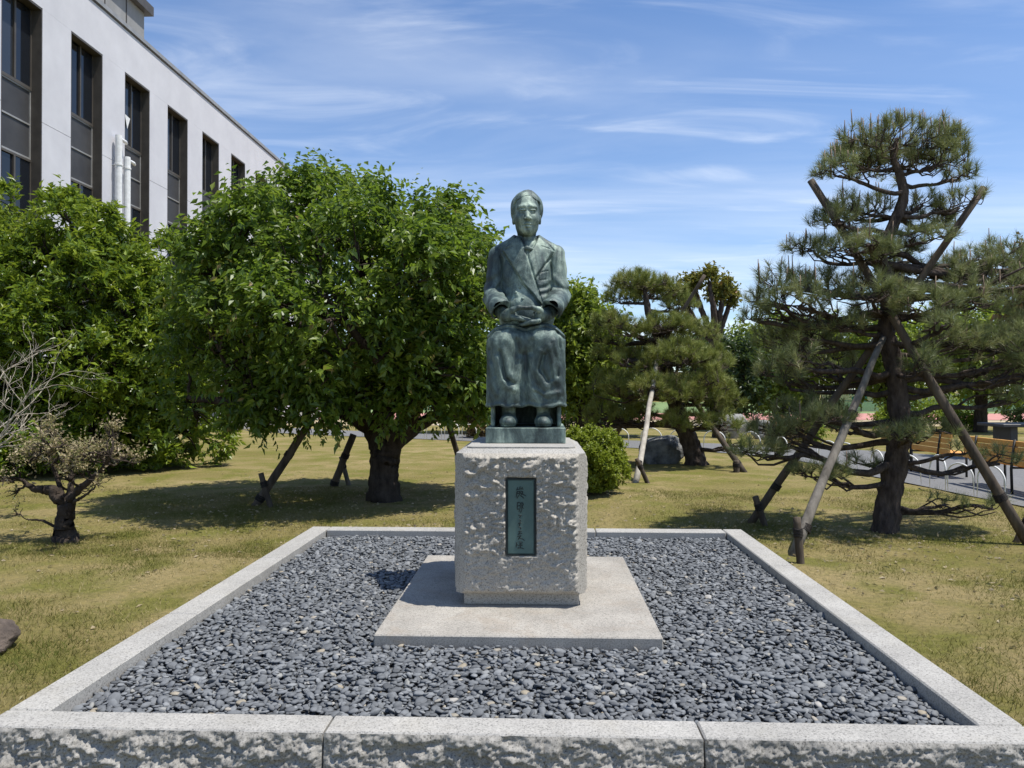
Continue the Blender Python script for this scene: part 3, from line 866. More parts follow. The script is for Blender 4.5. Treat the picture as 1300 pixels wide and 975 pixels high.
def head_frame(P):
    # slight turn and nod of the head about the neck
    a, b = R(-4), R(6)
    q = P - np.array((0, .35, 1.2), np.float32)
    x = q[..., 0] * math.cos(a) - q[..., 1] * math.sin(a); y = q[..., 0] * math.sin(a) + q[..., 1] * math.cos(a); z = q[..., 2]
    y2 = y * math.cos(b) - z * math.sin(b) * -1 * 1.0; z2 = z * math.cos(b) + -y * math.sin(b)
    return np.stack([x, y2, z2], -1) + np.array((0, .35, 1.2), np.float32)
def f_body(P):
    H = head_frame(P)
    x = np.abs(H[..., 0]); HS = np.stack([x, H[..., 1], H[..., 2]], -1)
    d = ell(H, (0, .365, 1.345), (.081, .104, .098))
    d = smin(d, ell(H, (0, .320, 1.276), (.077, .079, .110)), .03)
    d = smin(d, ell(H, (0, .298, 1.210), (.057, .051, .037)), .035)
    d = smin(d, ell(HS, (.043, .277, 1.266), (.029, .031, .034)), .022)         # cheeks
    d = smin(d, cap(HS, (.018, .253, 1.341), (.050, .268, 1.337), .007, .006), .026)     # brow
    d = smax(d, -ell(HS, (.033, .236, 1.314), (.021, .0165, .0125)), .018)      # sockets
    d = smin(d, ell(HS, (.032, .2585, 1.314), (.0185, .015, .0120)), .003)
    d = smax(d, -cap(HS, (.018, .243, 1.3125), (.046, .250, 1.3110), .0042), .003)
    d = smin(d, cap(HS, (.018, .2465, 1.321), (.048, .256, 1.319), .0042), .004)
    d = smin(d, cap(HS, (.019, .248, 1.303), (.044, .255, 1.304), .003), .006)
    d = smin(d, cap(H, (0, .254, 1.308), (0, .227, 1.272), .0045, .0125), .016)  # nose
    d = smin(d, ell(HS, (.0140, .236, 1.267), (.0100, .012, .0085)), .006)
    d = smax(d, -ell(HS, (.007, .226, 1.2565), (.004, .006, .003)), .003)
    d = smin(d, cap(HS, (.0, .2360, 1.2360), (.026, .250, 1.2315), .0074, .004), .005)
    d = smin(d, cap(HS, (.0, .2385, 1.2200), (.021, .250, 1.2225), .0084, .004), .005)
    d = smax(d, -cap(HS, (.0, .2285, 1.2283), (.029, .247, 1.2270), .0040), .003)
    d = smax(d, -cap(HS, (.0, .240, 1.2075), (.016, .246, 1.2085), .0035), .008)
    d = smin(d, ell(H, (0, .264, 1.194), (.022, .016, .015)), .022)            # chin
    e = ell(HS, (.081, .335, 1.268), (.011, .020, .030))
    e = smax(e, -ell(HS, (.092, .328, 1.272), (.007, .011, .018)), .004)
    d = smin(d, e, .006)
    d = smin(d, cap(P, (0, .375, 1.02), (0, .362, 1.24), .062, .056), .025)
    # inner torso, arms, legs
    d = smin(d, ell(P, (0, .37, .85), (.17, .115, .25)), .04)
    X = np.abs(P[..., 0]); Q = np.stack([X, P[..., 1], P[..., 2]], -1)
    d = smin(d, cap(Q, (.17, .38, 1.02), (.20, .345, .79), .042, .042), .03)
    d = smin(d, cap(Q, (.20, .34, .785), (.150, .140, .680), .040, .032), .02)
    d = smin(d, cap(Q, (.09, .38, .52), (.10, .14, .48), .08, .07), .04)
    d = smin(d, cap(Q, (.10, .15, .46), (.105, .20, .08), .06, .042), .03)
    # shoes
    s = ell(Q, (.103, .125, .030), (.053, .112, .046))
    s = smin(s, ell(Q, (.104, .19, .035), (.046, .07, .05)), .02)
    s = smax(s, -(P[..., 2] - .001), .003)
    sole = np.abs(P[..., 2] - .014)
    s = s + .0035 * np.exp(-(sole / .003) ** 2)
    d = smin(d, s, .012)
    # hands: palms, then fingers lying over one another, thumbs meeting above
    for sg in (-1, 1):
        T = np.stack([P[..., 0] * sg, P[..., 1], P[..., 2]], -1)      # hand on the +x side
        over = sg < 0
        zo = .010 if over else -.010
        pm_ = ell(T, (.100, .098, .652), (.052, .046, .036))
        pm_ = smin(pm_, cap(T, (.165, .170, .690), (.118, .112, .658), .036, .038), .02)
        d = smin(d, pm_, .015)
        for k in range(4):
            yk = .050 + .024 * k; zk = .638 + zo - .005 * abs(k - 1.5)
            L = (.090, .100, .096, .080)[k]
            a = (.078, yk + .012, zk); b = (.078 - L * .5, yk - .006, zk - .010); c_ = (.078 - L * 1.12, yk + .006, zk - .024)
            fg = smin(cap(T, a, b, .0155, .0138), cap(T, b, c_, .0138, .0105), .004)
            d = smin(d, fg, .004)
        a, b, c_ = (.112, .080, .656), (.078, .056, .682), (.003, .043, .692)
        m_ = (.040, .047, .695)
        th = smin(smin(cap(T, a, b, .024, .0175), cap(T, b, m_, .0175, .0145), .008), cap(T, m_, c_, .0145, .0120), .006)
        d = smin(d, th, .006)
    return d + fbm3(P) * .0012
def fbm3(P):
    return (np.sin(P[..., 0] * 61 + np.sin(P[..., 2] * 43) * 1.7) * np.sin(P[..., 1] * 57 + 1.3) * np.sin(P[..., 2] * 49 + np.sin(P[..., 0] * 37))).astype(np.float32)
def f_hair(P):
    H = head_frame(P); x, y, z = H[..., 0], H[..., 1], H[..., 2]
    d = ell(H, (0, .372, 1.348), (.0935, .110, .1055))
    d = smin(d, ell(H, (0, .455, 1.31), (.050, .038, .048)), .02)
    # hairline: arc over the forehead, down to the ears
    HS = np.stack([np.abs(x), y, z], -1)
    d = smin(d, ell(HS, (.058, .372, 1.322), (.037, .072, .068)), .03)
    line = 1.404 - (np.abs(x) / .09) ** 2 * .050 + .005 * np.sin(x * 75 + 1)
    d = d - .004 * np.sin(x * 48 + .6) * np.sin(y * 40 + z * 30)
    edge_ = .318 + np.clip(1.33 - z, 0, .1) * .25 - np.clip(z - 1.36, 0, .1) * .5
    d = smax(d, np.minimum(line - z, edge_ - y), .010)
    d = smax(d, 1.243 - z - np.clip(y - .36, 0, .1) * .4, .012)
    part = np.abs(x - .022)
    d = d + .003 * np.exp(-(part / .004) ** 2) * (z > 1.38)
    comb_ = np.sin((np.abs(x - .022) * .6 + y * .9 + z * .25) * 190 + np.sin(z * 40) * .8)
    return d + .0014 * comb_
LAP_L = [(-.044, 1.170), (-.020, 1.108), (.004, 1.031), (.047, .888), (.080, .778), (.094, .735), (.075, .750), (.042, .797), (-.015, .855), (-.063, .936), (-.146, 1.074), (-.112, 1.118)]
LAP_R = [(.080, 1.170), (.051, 1.098), (.004, 1.031), (.047, .888), (.166, 1.070), (.124, 1.116)]
def f_jacket(P):
    x, y, z = P[..., 0], P[..., 1], P[..., 2]
    X = np.abs(x); Q = np.stack([X, y, z], -1)
    t = ell(P, (0, .375, .85), (.172, .140, .36))
    t = smin(t, cap(P, (-.140, .385, 1.062), (.140, .385, 1.062), .058), .05)
    t = smin(t, cap(Q, (.040, .378, 1.150), (.150, .385, 1.078), .040, .050), .04)
    t = smin(t, ell(P, (0, .345, .68), (.168, .150, .17)), .06)
    front = (np.clip((.36 - y) / .05, 0, 1)).astype(np.float32)
    # lapels
    sl = poly2(x, z, LAP_L); sr = poly2(x, z, LAP_R)
    st = lambda s, w: np.clip(.5 - s / (2 * w), 0, 1)
    t = t - front * np.maximum(.0175 * st(sl, .004), .0115 * st(sr, .004))
    t = t + front * .007 * (np.exp(-((sl - .006) / .0045) ** 2) + np.exp(-((sr - .006) / .0045) ** 2) * np.clip(sl / .01, 0, 1))
    # collar notches
    for sg, zz_ in ((-1, 1.092), (1, 1.092)):
        nd = line2(x, z, [(sg * .152 + .01, zz_ - .015), (sg * .085 + .01, zz_ + .004)])
        t = t + front * .0035 * np.exp(-(nd / .0035) ** 2)
    # front closing edge, right pocket, folds across the body
    for pts_, amp, w in (([(.094, .735), (.085, .700), (.050, .672)], .006, .005), ([(.072, .925), (.128, .945)], .004, .004), ([(.072, .925), (.078, .880), (.125, .892), (.128, .945)], .003, .004),
                         ([(.080, .833), (.120, .848), (.152, .872)], .005, .012), ([(.085, .795), (.125, .806), (.160, .830)], .004, .011), ([(-.150, .80), (-.06, .775)], .004, .010), ([(-.15, .90), (-.11, .84)], .004, .010), ([(.11, .752), (.15, .765)], .003, .012)):
        t = t + front * amp * np.exp(-(line2(x, z, pts_) / w) ** 2)
    for pts_, amp, w in (([(.085, .853), (.125, .868), (.150, .892)], .004, .013), ([(.088, .814), (.128, .826), (.155, .850)], .004, .012), ([(-.10, .90), (-.06, .80), (-.05, .75)], .005, .018), ([(.11, .778), (.15, .795)], .003, .012)):
        t = t - front * amp * np.exp(-(line2(x, z, pts_) / w) ** 2)
    # open neck
    t = smax(t, -cap(P, (.004, .20, 1.20), (.004, .235, 1.085), .062, .012), .01)
    t = smax(t, -cap(P, (0, .365, 1.10), (0, .34, 1.3), .070, .085), .01)
    # hollow for the hem over the lap
    t = smax(t, .605 - z, .012)
    # sleeves
    a = cap(Q, (.184, .380, 1.060), (.203, .345, .80), .056, .060)
    a = smin(a, cap(Q, (.203, .335, .785), (.152, .095, .694), .064, .066), .03)
    nrm_ = np.array([-.55, -.42, -.68], np.float32); nrm_ /= np.linalg.norm(nrm_)
    cut = (Q - np.array((.150, .130, .664), np.float32)) @ nrm_
    a = smax(a, cut, .003)
    inner = cap(Q, (.182, .215, .712), (.125, .03, .652), .045, .051)
    a = smax(a, -inner, .003)
    el = np.exp(-(((z - .83) / .09) ** 2)) * np.clip((y - .2) / .06, 0, 1)
    a = a - .0055 * el * np.sin(z * 88 + X * 55 - y * 60 + np.where(x > 0, .0, 1.9)) - .0022 * np.sin(z * 39 + y * 50 + np.where(x > 0, 2.0, .4))
    seam = np.abs(t - a); u = smin(t, a, .006)
    u = u + .006 * np.exp(-(seam / .007) ** 2) * np.clip((z - .68) / .05, 0, 1) * np.clip((1.10 - z) / .03, 0, 1)
    return u + fbm3(P) * .0014
def f_blouse(P):
    d = ell(P, (0, .375, .93), (.125, .128, .23))
    d = smin(d, cap(P, (0, .365, 1.09), (0, .362, 1.15), .068, .064), .02)
    kn = smin(ell(P, (.004, .252, 1.078), (.016, .014, .016)), ell(np.stack([np.abs(P[..., 0] - .004), P[..., 1], P[..., 2]], -1), (.022, .258, 1.074), (.018, .010, .012)), .005)
    return smin(d, smin(kn, cap(P, (.004, .262, 1.07), (.004, .262, 1.0), .012, .016), .006), .004)
SK_RIDGE = [([(-.165, .40), (-.150, .31), (-.118, .24), (-.060, .215)], .014, .016), ([(-.13, .44), (-.105, .36), (-.085, .28)], .012, .020),
            ([(-.20, .36), (-.195, .25), (-.17, .19)], .010, .014), ([(.085, .44), (.060, .33), (.115, .235)], .012, .015), ([(.14, .47), (.155, .36), (.170, .27)], .012, .016),
            ([(.165, .50), (.195, .40), (.205, .20)], .010, .013), ([(.05, .22), (.10, .185), (.19, .20)], .010, .013), ([(-.075, .30), (-.055, .16)], .010, .015), ([(.03, .40), (.02, .30), (.045, .17)], .008, .013)]
SK_GROOVE = [([(-.005, .42), (.0, .36), (-.012, .25), (-.006, .12)], .022, .020), ([(-.148, .44), (-.132, .36), (-.120, .285), (-.07, .255)], .014, .012), ([(.105, .42), (.085, .34), (.125, .27)], .014, .011),
             ([(.13, .44), (.14, .36), (.155, .28)], .009, .009), ([(.185, .55), (.2, .44), (.185, .30)], .010, .010), ([(.06, .205), (.12, .165)], .008, .008), ([(-.21, .45), (-.18, .30)], .007, .010), ([(.04, .50), (.03, .44)], .012, .02), ([(-.05, .50), (-.04, .43)], .012, .02)]
def f_skirt(P):
    x, y, z = P[..., 0], P[..., 1], P[..., 2]
    X = np.abs(x); Q = np.stack([X, y, z], -1)
    d = cap(Q, (.105, .42, .52), (.110, .145, .500), .112, .105)
    d = smin(d, ell(P, (0, .40, .52), (.205, .17, .13)), .04)
    d = smin(d, cap(Q, (.112, .145, .495), (.128, .158, .10), .102, .104), .03)
    d = smin(d, rbox(P, (0, .305, .32), (.228, .246, .245), .06), .035)
    d = smin(d, cap(P, (-.10, .155, .50), (.10, .155, .50), .085), .04)
    front = np.clip((.30 - y) / .06, 0, 1)
    for p_, a, w in SK_RIDGE: d = d - front * a * .8 * np.exp(-(line2(x, z, p_) / (w * 1.2)) ** 2)
    for p_, a, w in SK_GROOVE: d = d + front * a * np.exp(-(line2(x, z, p_) / w) ** 2)
    # the turned rim over the knees
    rim = line2(x, z, [(-.225, .535), (-.17, .583), (-.11, .600), (-.05, .592), (0, .576), (.05, .592), (.11, .600), (.17, .583), (.225, .535)])
    d = d - front * .007 * np.exp(-((rim) / .007) ** 2)
    rg = line2(x, z - 0, [(-.225, .517), (-.17, .566), (-.11, .583), (-.05, .575), (0, .558), (.05, .575), (.11, .583), (.17, .566), (.225, .517)])
    d = d + front * .006 * np.exp(-(rg / .006) ** 2)
    side = np.clip((y - .2) / .1, 0, 1)
    d = d - .005 * side * np.sin(y * 60 + z * 9)
    # hem
    hem = .116 + .005 * np.sin(x * 34 + 1) + .004 * np.sin(x * 71)
    d = d - .006 * np.exp(-((z - hem - .010) / .010) ** 2)
    d = smax(d, hem - z, .006)
    d = smax(d, -rbox(P, (0, .31, .05), (.195, .20, .13), .02), .006)
    return d + fbm3(P * .8) * .0025
def f_stool(P):
    d = rbox(P, (0, .345, .19), (.208, .225, .189), .010)
    d = smax(d, -rbox(P, (0, .24, .12), (.182, .27, .2), .015), .006)
    return d
figure = sculpt('figure', f_body, (-.26, 0, -.01), (.26, .53, 1.48), .0031)
sculpt('hair', f_hair, (-.12, .22, 1.16), (.12, .53, 1.48), .0036)
sculpt('blouse', f_blouse, (-.16, .2, .66), (.16, .53, 1.24), .005)
sculpt('jacket', f_jacket, (-.32, .04, .56), (.32, .56, 1.22), .0038)
sculpt('skirt', f_skirt, (-.30, 0, .06), (.30, .63, .70), .0042)
sculpt('stool', f_stool, (-.24, .04, -.02), (.24, .60, .42), .008)
mb = MB(); mb.box(-.230, .230, 0, .60, .0015, .0895, .003)
mb.build('base_block', MAT['bronze'], stat)
for (bx, bz) in ((-.062, .805), (-.040, .838), (-.022, .765)):
    V, T = pebble_shape(10, 5); V = V * np.array([.0095, .006, .0095])
    # seat the button on the jacket front
    ys_ = np.linspace(.10, .36, 261).astype(np.float32); pr = np.stack([np.full(261, bx), ys_, np.full(261, bz)], -1).astype(np.float32)
    yy = ys_[np.argmax(f_jacket(pr) < 0)]
    mobj('button', V + np.array([bx, yy - .001, bz + .0905]), T, MAT['bronze'], stat, True)

# ================================================================== VEGETATION
def leaves(P, D, L, Wd, fold=.25, droop=0.0):
    """rhombic leaves folded along the rib: P base, D direction, L length, Wd width"""
    n = len(P)
    D = norm(D + np.array([0, 0, -1.]) * droop)
    rnd = rng.normal(size=(n, 3)); rnd[:, 2] += 1.3
    S = norm(np.cross(D, rnd)); U = np.cross(S, D)
    L = np.broadcast_to(L, (n,))[:, None]; Wd = np.broadcast_to(Wd, (n,))[:, None]
    mid = P + D * L * .45
    tip = P + D * L - U * L * .12
    V = np.stack([P, mid + S * Wd * .5 + U * Wd * fold, tip, mid - S * Wd * .5 + U * Wd * fold], 1).reshape(-1, 3)
    b = (np.arange(n) * 4)[:, None]
    return V, np.concatenate([b + np.array([[0, 1, 2]]), b + np.array([[0, 2, 3]])])

def shoots(starts, dirs, length, nleaf, L, Wd, spread=.9, droop=.35, curl=.3, lvar=.3):
    """leaves set along short shoots"""
    n = len(starts)
    t = (np.arange(nleaf) + .3) / nleaf
    ln = length * rng.uniform(.6, 1.3, n)
    d = norm(dirs)
    bend = rng.normal(0, curl, (n, 3))
    P = starts[:, None] + d[:, None] * (ln[:, None] * t[None])[..., None] + bend[:, None] * (ln[:, None] * t[None] ** 2)[..., None]
    side = rng.normal(size=(n, nleaf, 3)); side = norm(side - (side * d[:, None]).sum(-1, keepdims=True) * d[:, None])
    D = norm(d[:, None] * rng.uniform(.3, .9, (n, nleaf, 1)) + side * spread)
    sc = np.clip(rng.normal(1, lvar, n * nleaf), .4, 1.7)
    base = rng.uniform(0, 1, n)[:, None]
    r = np.clip(base * .6 + rng.uniform(0, .4, (n, nleaf)) + (t[None] - .5) * .25, 0, 1).ravel()
    V, T = leaves(P.reshape(-1, 3), D.reshape(-1, 3), L * sc, Wd * sc, droop=droop)
    return V, T, np.repeat(r, 4), P

def wiggle(a, b, n, amp, sag=0.0):
    a = np.array(a, float); b = np.array(b, float)
    t = np.linspace(0, 1, n)[:, None]
    p = a + (b - a) * t
    L = np.linalg.norm(b - a)
    w = rng.normal(0, amp * L, (n, 3)); w = np.cumsum(w, 0) * .5; w -= w[:1]; w -= t * w[-1]
    p = p + w
    p[:, 2] += sag * L * np.sin(t[:, 0] * math.pi)
    return p

def sphere_dirs(n):
    v = rng.normal(size=(n, 3)); return norm(v)

def lobed_tree(name, label, cat, base, limbs, lobes, mat, barkm, nshoot, slen, nleaf, L, Wd, group=None, droop=.35, up=.25, crown_c=None, twig_r=.004, limb_r=.05, inner=.12, bias=.55, join=True, gap=0.0, gscale=1.0):
    """limbs: list of (points, radii); lobes: (x,y,z,r or (rx,ry,rz), weight)"""
    root = thing(name, label, cat, base, group)
    B = np.array(base, float)
    tb = MB()
    nodes = []
    for p, r in limbs:
        p = smooth_path(np.array(p, float), 9); rr = np.interp(np.linspace(0, 1, len(p)), np.linspace(0, 1, len(r)), r)
        p = p + rng.normal(0, .012, p.shape) * np.where(rr[:, None] > .12, .5, .8) * np.clip(rr[:, None] / .04, .3, 1) * (np.arange(len(p)) > 1)[:, None]
        tb.tube(p - B, rr, 18 if rr[0] > .08 else 10, rough=.10 if rr[0] > .08 else 0)
        nodes += [(q, s) for q, s in zip(p[len(p) // 3:], rr[len(p) // 3:])]
    npos = np.array([q for q, s in nodes]); nr_ = np.array([s for q, s in nodes])
    lob = []
    for l in lobes:
        r = l[3]; r = np.array(r if not np.isscalar(r) else (r, r, r), float)
        lob.append((np.array(l[:3], float), r, l[4] if len(l) > 4 else 1.0))
    cc = np.array(crown_c if crown_c is not None else np.mean([l[0] for l in lob], 0))
    wsum = sum(l[2] * (l[1][0] * l[1][1] + l[1][1] * l[1][2] + l[1][0] * l[1][2]) for l in lob)
    Vs, Ts, As, off = [], [], [], 0
    tw = MB()
    for c_, r, w in lob:
        j = np.argmin(np.linalg.norm(npos - c_, axis=1))
        if join:
            ln = np.linalg.norm(npos[j] - c_)
            pth = wiggle(npos[j], c_, 7, .09)
            r0 = min(nr_[j] * .7, limb_r)
            tb.tube(pth - B, np.linspace(r0, r0 * .3 + .003, 7), 6)
            for q in range(5):
                e = c_ + sphere_dirs(1)[0] * r * .8
                tb.tube(wiggle(pth[4], e, 6, .10) - B, np.linspace(r0 * .45 + .002, .003, 6), 5)
        n = max(4, int(nshoot * w * (r[0] * r[1] + r[1] * r[2] + r[0] * r[2]) / wsum))
        d = sphere_dirs(n)
        outw = norm(c_ - cc)
        d = norm(d + outw * bias * rng.uniform(0, 1, (n, 1)) + np.array([0, 0, up]) * .6)
        rad = np.where(rng.random((n, 1)) < inner, rng.uniform(.2, .7, (n, 1)), rng.uniform(.72, 1.0, (n, 1)))
        st_ = c_ + d * r * rad - d * slen * .5
        if gap > 0:
            g_ = fbm(st_ * 1.35 / gscale + 17, 3, 63)
            kp = rng.random(n) < np.clip(.62 + g_ * gap * 2.6, .06, 1)
            st_, d, n = st_[kp], d[kp], int(kp.sum())
            if n < 2: continue
        dd = norm(d + np.array([0, 0, up]) + rng.normal(0, .35, (n, 3)))
        V, T, A, Pm = shoots(st_, dd, slen, nleaf, L, Wd, droop=droop)
        V = V - B
        low_ = V[:, 2] + B[2] < .03
        V[low_, 2] = .03 - B[2] + rng.uniform(0, .05, low_.sum())
        Vs.append(V); Ts.append(T + off); As.append(A); off += len(V)
    tb.build('trunk', barkm, root, True)
    o = mobj('crown', np.concatenate(Vs), np.concatenate(Ts), mat, root, False, np.concatenate(As))
    return root

def fill_lobes(c, r, n, lr, zmin=-9, jitter=.15, shell=.72, seed=1):
    """lobes spread over an ellipsoid shell by a golden spiral"""
    o = []
    g = math.pi * (3 - math.sqrt(5))
    for k in range(n):
        z = 1 - 2 * (k + .5) / n
        q = math.sqrt(1 - z * z)
        d = np.array([q * math.cos(g * k + seed), q * math.sin(g * k + seed), z]) * (shell + rng.uniform(-.08, .12))
        p = np.array(c) + d * np.array(r) + rng.normal(0, jitter, 3)
        if p[2] < zmin: continue
        o.append((p[0], p[1], p[2], lr * rng.uniform(.75, 1.25)))
    return o

# ---- the plum tree behind the bed
bx, by = -1.99, 9.75
limbs = [
    ([(bx, by, -.05), (bx - .01, by, .25), (bx + .02, by, .55), (bx + .06, by, .72)], [.235, .185, .185, .17]),
    ([(bx + .05, by, .62), (bx + .32, by - .05, 1.05), (bx + .62, by + .1, 1.7), (bx + .66, by + .1, 2.5), (bx + .9, by, 3.2)], [.15, .125, .10, .075, .04]),
    ([(bx - .03, by, .55), (bx - .22, by + .1, .95), (bx - .7, by + .2, 1.5), (bx - 1.4, by, 2.1), (bx - 1.9, by - .2, 2.6)], [.14, .11, .085, .06, .03]),
    ([(bx, by, .6), (bx - .05, by + .1, 1.3), (bx - .2, by + .3, 2.2), (bx - .45, by + .4, 3.2), (bx - .5, by + .3, 3.8)], [.16, .12, .09, .06, .03]),
    ([(bx + .15, by + .05, .75), (bx + .6, by + .6, 1.05), (bx + 1.1, by + 1.1, 1.0), (bx + 1.55, by + 1.2, 1.15)], [.11, .08, .06, .04]),
    ([(bx - .2, by + .1, .9), (bx - .7, by - .5, 1.25), (bx - 1.5, by - .8, 1.25), (bx - 2.2, by - .7, 1.3)], [.09, .07, .05, .03]),
    ([(bx + .3, by, 1.05), (bx + .2, by - .9, 1.6), (bx - .2, by - 1.4, 2.2)], [.09, .06, .04]),
    ([(bx - .3, by + .1, 1.05), (bx - .4, by + 1.1, 1.7), (bx - .6, by + 1.5, 2.4)], [.09, .06, .04]),
]
lobes = fill_lobes((-2.48, 9.75, 2.40), (2.26, 2.05, 1.72), 84, .45, 1.28, .10, .77)
lobes += [(x + rng.normal(0, .2), 9.7 + rng.normal(0, .6), z, .5, .5) for x, z in ((-2.6, 2.2), (-1.9, 2.0), (-3.4, 2.2), (-2.2, 3.0), (-3.0, 3.1), (-1.5, 2.6), (-3.8, 2.0))]
lobes += [(-2.3, 9.0, 1.12, .33), (-1.72, 9.1, 1.18, .36), (-1.25, 9.3, 1.22, .36), (-2.75, 9.0, 1.08, .33), (-3.3, 9.2, 1.06, .34), (-.8, 9.7, 1.22, .34), (-4.45, 9.5, 1.22, .40), (-4.15, 9.2, 1.05, .36), (-3.8, 9.6, 1.10, .38), (-3.2, 9.0, 1.30, .40), (-2.35, 8.55, 1.06, .24), (-2.55, 8.8, 1.45, .36), (-1.4, 9.1, 1.6, .40), (-.85, 9.6, 1.55, .40), (-.7, 10.2, 1.35, .36), (-.55, 9.9, 1.9, .42), (-4.45, 9.8, 1.9, .38), (-2.0, 9.0, 1.5, .34), (-2.9, 8.7, 1.5, .36)]
lobed_tree('plum_tree', 'broad leafy green plum tree on props behind the pebble bed', 'tree', (bx, by, 0), limbs, lobes, MAT['plum_leaf'], MAT['bark'], 11500, .30, 12, .086, .044, droop=.45, up=.45, crown_c=(-2.62, 9.75, 2.0), limb_r=.045, gap=.7, gscale=.5)

# ---- dense evergreen on the left
base = (-8.6, 13.6, 0)
limbs = [([(base[0], base[1], -.1), (base[0] + .1, base[1], 1.2), (base[0], base[1], 2.6), (base[0], base[1], 3.8)], [.2, .16, .1, .05]),
         ([(base[0], base[1], .5), (base[0] + 1.1, base[1] - .2, 1.5), (base[0] + 1.9, base[1] - .2, 2.4)], [.12, .08, .04]),
         ([(base[0], base[1], .4), (base[0] - 1.1, base[1] - .3, 1.6), (base[0] - 1.8, base[1] - .3, 2.6)], [.12, .08, .04])]
lobes = fill_lobes((-8.75, 13.4, 1.95), (3.05, 2.1, 2.75), 120, .50, .1, .10, .80)
lobes += fill_lobes((-8.75, 13.5, 1.6), (2.3, 1.5, 1.8), 24, .7, .1, .12, .76)
lobes += [(-6.5, 13.5, .45, .55), (-6.1, 14.0, .40, .48), (-6.9, 13.0, .5, .6), (-7.6, 12.3, .5, .6), (-8.3, 11.9, .5, .6), (-9.0, 11.8, .5, .6), (-7.2, 12.8, 1.3, .6), (-8.0, 12.2, 1.3, .6), (-6.3, 13.6, 1.3, .5), (-6.6, 13.3, 2.0, .5), (-6.3, 13.8, 2.7, .45), (-7.0, 13.0, 3.2, .5), (-8.0, 12.6, 4.4, .4), (-7.5, 12.9, 4.1, .45), (-9.3, 13.0, 4.5, .5), (-8.8, 12.3, 3.2, .6)]
lobed_tree('evergreen_shrub', 'big dense glossy evergreen shrub in front of the white building', 'shrub', base, limbs, lobes, MAT['shrub_leaf'], MAT['bark'], 24000, .17, 10, .108, .042, droop=.1, up=.45, crown_c=(-8.75, 13.6, 1.8), inner=.05, gap=.8, gscale=.5)

# ---- clipped round azalea beside the pedestal
base = (.70, 10.5, 0)
lobes = fill_lobes((.66, 10.5, .42), (.52, .52, .48), 46, .11, .0, .02, .80)
lobes += fill_lobes((.66, 10.5, .40), (.34, .34, .33), 12, .16, .0, .02, .8)
limbs = [([(.66, 10.5, -.05), (.66, 10.5, .2), (.68, 10.5, .4)], [.05, .045, .03]), ([(.66, 10.5, .1), (.5, 10.4, .3), (.42, 10.4, .5)], [.03, .025, .015]), ([(.66, 10.5, .1), (.85, 10.45, .3), (.95, 10.4, .5)], [.03, .025, .015])]
lobed_tree('azalea_bush', 'round clipped yellow-green bush beside the pedestal', 'bush', base, limbs, lobes, MAT['azalea_leaf'], MAT['bark'], 6500, .06, 8, .034, .018, droop=0, up=.35, crown_c=(.66, 10.5, .3), limb_r=.012, inner=.1, bias=.8)

# ---- small browned dwarf tree at the left
bx, by = -4.38, 6.95
limbs = [([(bx, by, -.03), (bx - .01, by, .12), (bx + .01, by, .27), (bx + .02, by, .40)], [.125, .085, .078, .062]),
         ([(bx + .02, by, .36), (bx + .14, by, .50), (bx + .30, by + .05, .64), (bx + .42, by, .80)], [.045, .032, .022, .012]),
         ([(bx, by, .34), (bx - .12, by - .02, .47), (bx - .28, by, .48), (bx - .40, by - .05, .58)], [.055, .048, .032, .014]),
         ([(bx + .02, by, .38), (bx + .03, by + .05, .60), (bx - .05, by, .78), (bx - .02, by, .9)], [.035, .024, .016, .008]),
         ([(bx, by, .36), (bx - .14, by + .08, .6), (bx - .25, by + .1, .85)], [.03, .02, .01]),
         ([(bx + .05, by, .35), (bx + .20, by - .06, .42), (bx + .34, by - .1, .52)], [.02, .013, .007]),
         ([(bx - .06, by, .12), (bx - .18, by - .05, .20), (bx - .3, by - .1, .22)], [.016, .011, .006])]
lobes = []
for k in range(46):
    a = rng.uniform(0, 2 * math.pi); q = rng.uniform(.10, .70); h = .52 + rng.uniform(.05, .46) * (1 - .55 * abs(q - .30)) + .12 * math.sin(a * 3)
    lobes.append((bx + q * math.cos(a), by + q * math.sin(a) * .8, h, rng.uniform(.07, .12)))
lobes += [(bx - .48, by, .44, .09), (bx - .40, by - .1, .30, .08), (bx - .52, by - .05, .55, .08)]
lobed_tree('dwarf_azalea', 'small gnarled dwarf tree with sparse browned leaves on the lawn', 'dwarf tree', (bx, by, 0), limbs, lobes, MAT['brown_leaf'], MAT['bark'], 560, .13, 7, .030, .015, droop=0, up=.5, crown_c=(bx, by, .4), limb_r=.013, inner=.3)

# ---- leafless pale shrub at the left edge
root = thing('bare_shrub', 'leafless shrub with tangled pale twigs at the left edge', 'shrub', (-6.25, 8.4, 0))
tb = MB(); B = np.array((-6.25, 8.4, 0.))
def grow(p, d, L, r, depth):
    n = 6
    pts_ = [np.array(p)]
    for k in range(n):
        d = norm(d + rng.normal(0, .16, 3) + np.array([0, 0, .02]))
        pts_.append(pts_[-1] + d * L / n)
    tb.tube(np.array(pts_), np.linspace(r, r * .5, n + 1), 5)
    if depth > 0:
        for k in range(rng.integers(2, 4)):
            q = pts_[rng.integers(2, n + 1)]
            grow(q, norm(d + rng.normal(0, .5, 3)), L * rng.uniform(.45, .8), r * .55, depth - 1)
tb.tube([(0, 0, -.05), (.02, 0, .4), (0, .02, .92)], [.06, .05, .04], 8)
for k in range(9):
    a = rng.uniform(-.9, .9)
    grow((rng.normal(0, .02), rng.normal(0, .02), rng.uniform(.55, .9)), norm(np.array([math.cos(a) * .7, math.sin(a) * .5 + .1, rng.uniform(.0, 1.5)])), rng.uniform(.6, .95), .010, 3)
tb.build('branches', MAT['pale_twig'], root, True)
